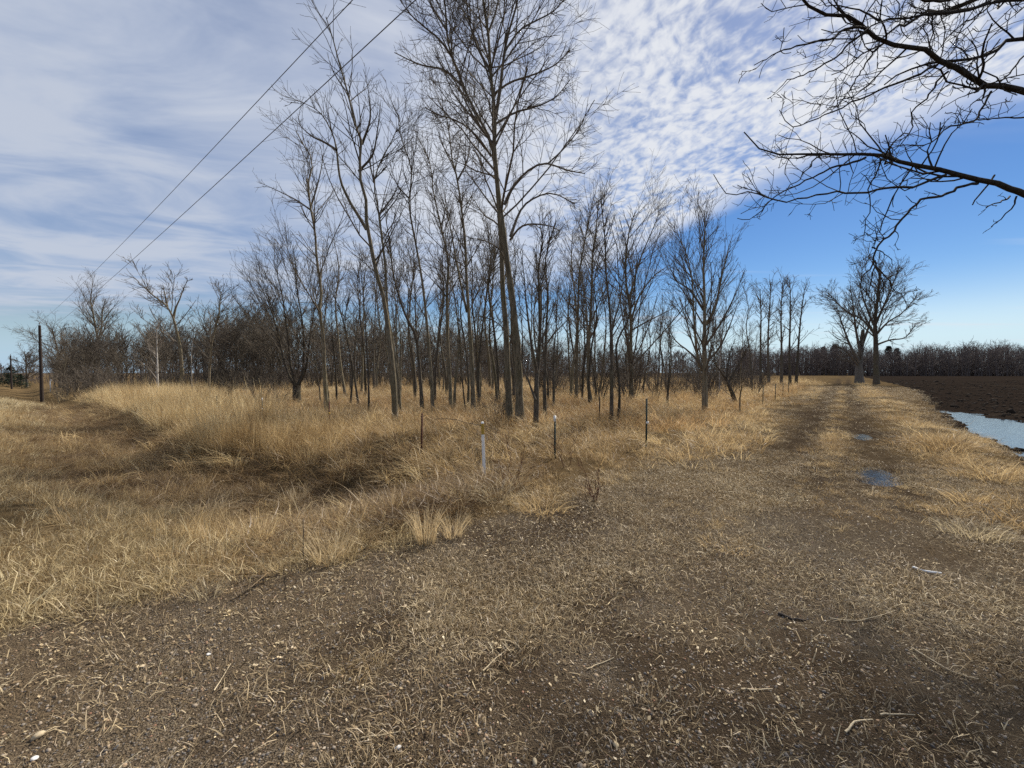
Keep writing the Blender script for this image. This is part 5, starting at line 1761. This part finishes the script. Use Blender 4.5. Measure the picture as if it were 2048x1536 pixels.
# fallen bough arching behind the white post, dead stalks and scraps on the gravel
Yb = ground(965, 955)[1] + 0.6
stick('fallen_branch', 'thin dark fallen branch lying behind the white marker post', 'branch', [(872, 838), (905, 838), (935, 846), (963, 851), (1000, 862)], 0.010, 'deadwood', 0, depth=[Yb + 0.5, Yb + 0.3, Yb + 0.1, Yb, Yb - 0.2], twigs=3, seed=1)
stick('dark_stick', 'short dark stick on the track right of centre', 'stick', [(1556, 1229), (1582, 1238), (1612, 1243)], 0.014, 'deadwood', 0.008, seed=2)
stick('dry_stalk', 'long pale stalk lying on the gravel below the ditch edge', 'stalk', [(932, 1158), (970, 1150), (1030, 1143)], 0.006, 'stalk', 0.008, seed=3)
stick('dry_stalk', 'pale branching weed stalk at the right foreground, upper one', 'stalk', [(1660, 1240), (1720, 1245), (1790, 1225)], 0.005, 'stalk', 0.012, twigs=9, seed=4)
stick('dry_stalk', 'long bent pale stalk lying across the lower right foreground', 'stalk', [(1822, 1298), (1900, 1345), (1958, 1362)], 0.006, 'stalk', 0.01, twigs=5, seed=5)
stick('dry_stalk', 'pale straight stalk lying level near the bottom, right of centre', 'stalk', [(1482, 1381), (1510, 1382), (1545, 1381)], 0.006, 'stalk', 0.006, seed=6)
stick('dry_stalk', 'pale stalk pair slanting on the gravel in the lower middle', 'stalk', [(966, 1345), (990, 1322), (1022, 1293)], 0.006, 'stalk', 0.008, twigs=2, seed=7)
stick('dry_stalk', 'bent golden straw standing out on the gravel left of centre', 'stalk', [(428, 1385), (448, 1352), (462, 1330)], 0.005, 'stalk', 0.008, seed=8)
stick('dry_stalk', 'pale stalk lying slantwise at the bottom, left of centre', 'stalk', [(722, 1480), (765, 1472), (800, 1466)], 0.006, 'stalk', 0.007, seed=9)
stick('dry_stalk', 'curved pale stalk in the lower right corner region', 'stalk', [(1690, 1470), (1712, 1450), (1745, 1445)], 0.008, 'stalk', 0.012, seed=10)
stick('dry_stalk', 'thin stalk slanting right of the lower-middle foreground', 'stalk', [(1174, 1341), (1205, 1328), (1228, 1318)], 0.005, 'stalk', 0.007, seed=11)
stick('dry_stalk', 'short straight stalk with side twigs above the curved one at lower right', 'stalk', [(1760, 1433), (1800, 1432), (1830, 1434)], 0.006, 'stalk', 0.01, twigs=2, seed=12)
stick('thin_stake', 'thin dark upright stake in the matted grass at lower left of centre', 'stake', [(607, 1118), (607, 1080), (606, 1040)], 0.008, 'deadwood', 0, depth=[ground(607, 1118)[1]] * 3, seed=13)
stick('reed_stem', 'single pale reed stem leaning down right from the white post foot', 'reed', [(972, 950), (1000, 975), (1022, 1000)], 0.007, 'stalk', 0.0, depth=[ground(970, 960)[1] - 0.1, ground(970, 960)[1] - 0.5, ground(1022, 1010)[1]], seed=14)


def scrap():
    p = [ground(a, b) for a, b in ((1826, 1138), (1842, 1144), (1862, 1147), (1882, 1150))]
    P = resample(np.array(p), 10)
    n = 10
    wv = 0.022 * np.sin(np.linspace(0.35, 2.8, n))
    d = np.array([0.5, -0.86, 0])
    V = []
    for k in range(n):
        for s_, zz in ((-1, 0.008), (-0.3, 0.02), (0.4, 0.022), (1, 0.010)):
            V.append(P[k] + d * s_ * wv[k] + [0, 0, zz])
    V = np.array(V)
    Q = np.array([[k * 4 + j, k * 4 + j + 1, (k + 1) * 4 + j + 1, (k + 1) * 4 + j] for k in range(n - 1) for j in range(3)])
    o = obj('plastic_scrap', mesh_np('plastic_scrap', V - P[0], [Q], M['plastic']), None, P[0])
    md = o.modifiers.new('thick', 'SOLIDIFY')
    md.thickness = 0.003
    tag(o, 'curled white scrap lying at the right edge of the track', 'scrap')


scrap()
gs = np.random.default_rng(31)
for bx, by, s, mat, lab in [(797, 1497, 0.014, 'stone_white', 'small white stone at the bottom, left of centre'), (76, 1476, 0.026, 'stone_tan', 'pale tan stone in the lower left corner'),
                            (1070, 1528, 0.017, 'stone_tan', 'tan stone at the bottom edge near the middle'), (70, 1520, 0.015, 'stone_white', 'grey-white stone below the tan stone at lower left'),
                            (417, 1310, 0.013, 'stone_white', 'pale pebble on the gravel, upper left of centre'), (1232, 1492, 0.016, 'stone_tan', 'brownish stone at the bottom, right of the tan one')]:
    p = ground(bx, by)
    me = pebble(gs, 'stone', mat)
    o = obj('stone', me, None, p + np.array([0, 0, s * 0.35]))
    o.scale = (s * 1.2, s, s)
    o.rotation_euler = (0.2, 0.1, gs.uniform(0, 6))
    md = o.modifiers.new('round', 'SUBSURF')
    md.levels = md.render_levels = 2
    tag(o, lab, 'stone')

# upright tufts one can point at
for k, (bx, by, h, n, sp, ln, mat, lab) in enumerate([
    (850, 1085, 0.36, 130, 0.10, 0.12, 'straw', 'tall upright clump of cut straw in front of the ditch'),
    (905, 1072, 0.30, 90, 0.09, 0.30, 'straw', 'clump of straw leaning right beside the tall upright clump'),
    (660, 1120, 0.30, 120, 0.14, 0.25, 'straw', 'broad straw clump left of the tall upright clump'),
    (415, 1190, 0.16, 70, 0.10, 0.30, 'straw_pale', 'small upright pale tuft at the left edge of the gravel'),
    (1085, 1020, 0.30, 240, 0.26, 0.65, 'straw_gold', 'big drooping golden tussock at the head of the ditch'),
    (1000, 1000, 0.42, 220, 0.24, 0.75, 'straw_pale', 'grey arching tussock below the white marker post'),
    (430, 1030, 0.45, 150, 0.14, 0.60, 'straw', 'splayed straw tuft lying over in the ditch, left of centre'),
    (580, 1020, 0.45, 140, 0.14, 0.55, 'straw', 'splayed straw tuft in the middle of the ditch'),
    (1945, 1070, 0.22, 260, 0.24, 0.45, 'straw_pale', 'large pale tuft of grass at the right edge'),
    (1895, 1025, 0.16, 220, 0.18, 0.60, 'straw_gold', 'golden tussock above the large pale tuft at right'),
    (1935, 1000, 0.20, 220, 0.2, 0.6, 'straw_gold', 'golden tussock farther back at the right edge'),
    (1930, 955, 0.16, 160, 0.18, 0.6, 'straw_gold', 'small golden tussock nearest to the pool at right'),
    (1958, 885, 0.22, 120, 0.16, 0.35, 'straw_gold', 'little upright tuft standing at the edge of the pool'),
    (1450, 1090, 0.10, 160, 0.22, 0.7, 'straw_gold', 'low spreading tussock in the middle of the pad'),
    (600, 1000, 0.30, 90, 0.15, 0.3, 'straw', 'short straw tuft at the back of the ditch')]):
    gg = np.random.default_rng(700 + k)
    p = ground(bx, by)
    me = blades(n, gg, sp, h, ln, 0.0055, 5, 0.16 if ln < 0.35 else 0.35, mat='tuft_' + mat, name='grass_tuft', hvar=0.35, kink=0.12)
    tag(obj('grass_tuft', me, None, p), lab, 'grass tuft', 'tufts that stand out of the grass')

# white stake at the roadside far left
p = ground(101, 784)
Y = p[1]
t = thing('roadside_stake', 'small white roadside stake right of the nearest utility pole', 'stake', p)
h = CAMZ + (HOR - 762) / F * Y - p[2]
v, f = boxes([(0, 0, h / 2 - 0.1, 0.16, 0.05, h + 0.2)])
obj('stake_board', mesh_np('stake_board', v, f, M['white_paint'], smooth=False), t)
v, f = lathe([(0.0, h + 0.02), (0.10, h + 0.05), (0.12, h + 0.14), (0.08, h + 0.22), (0, h + 0.24)], 10)
v = v + np.array([0.14, 0, 0])
obj('reflector_knob', mesh_np('reflector_knob', v, f, M['white_paint']), t)
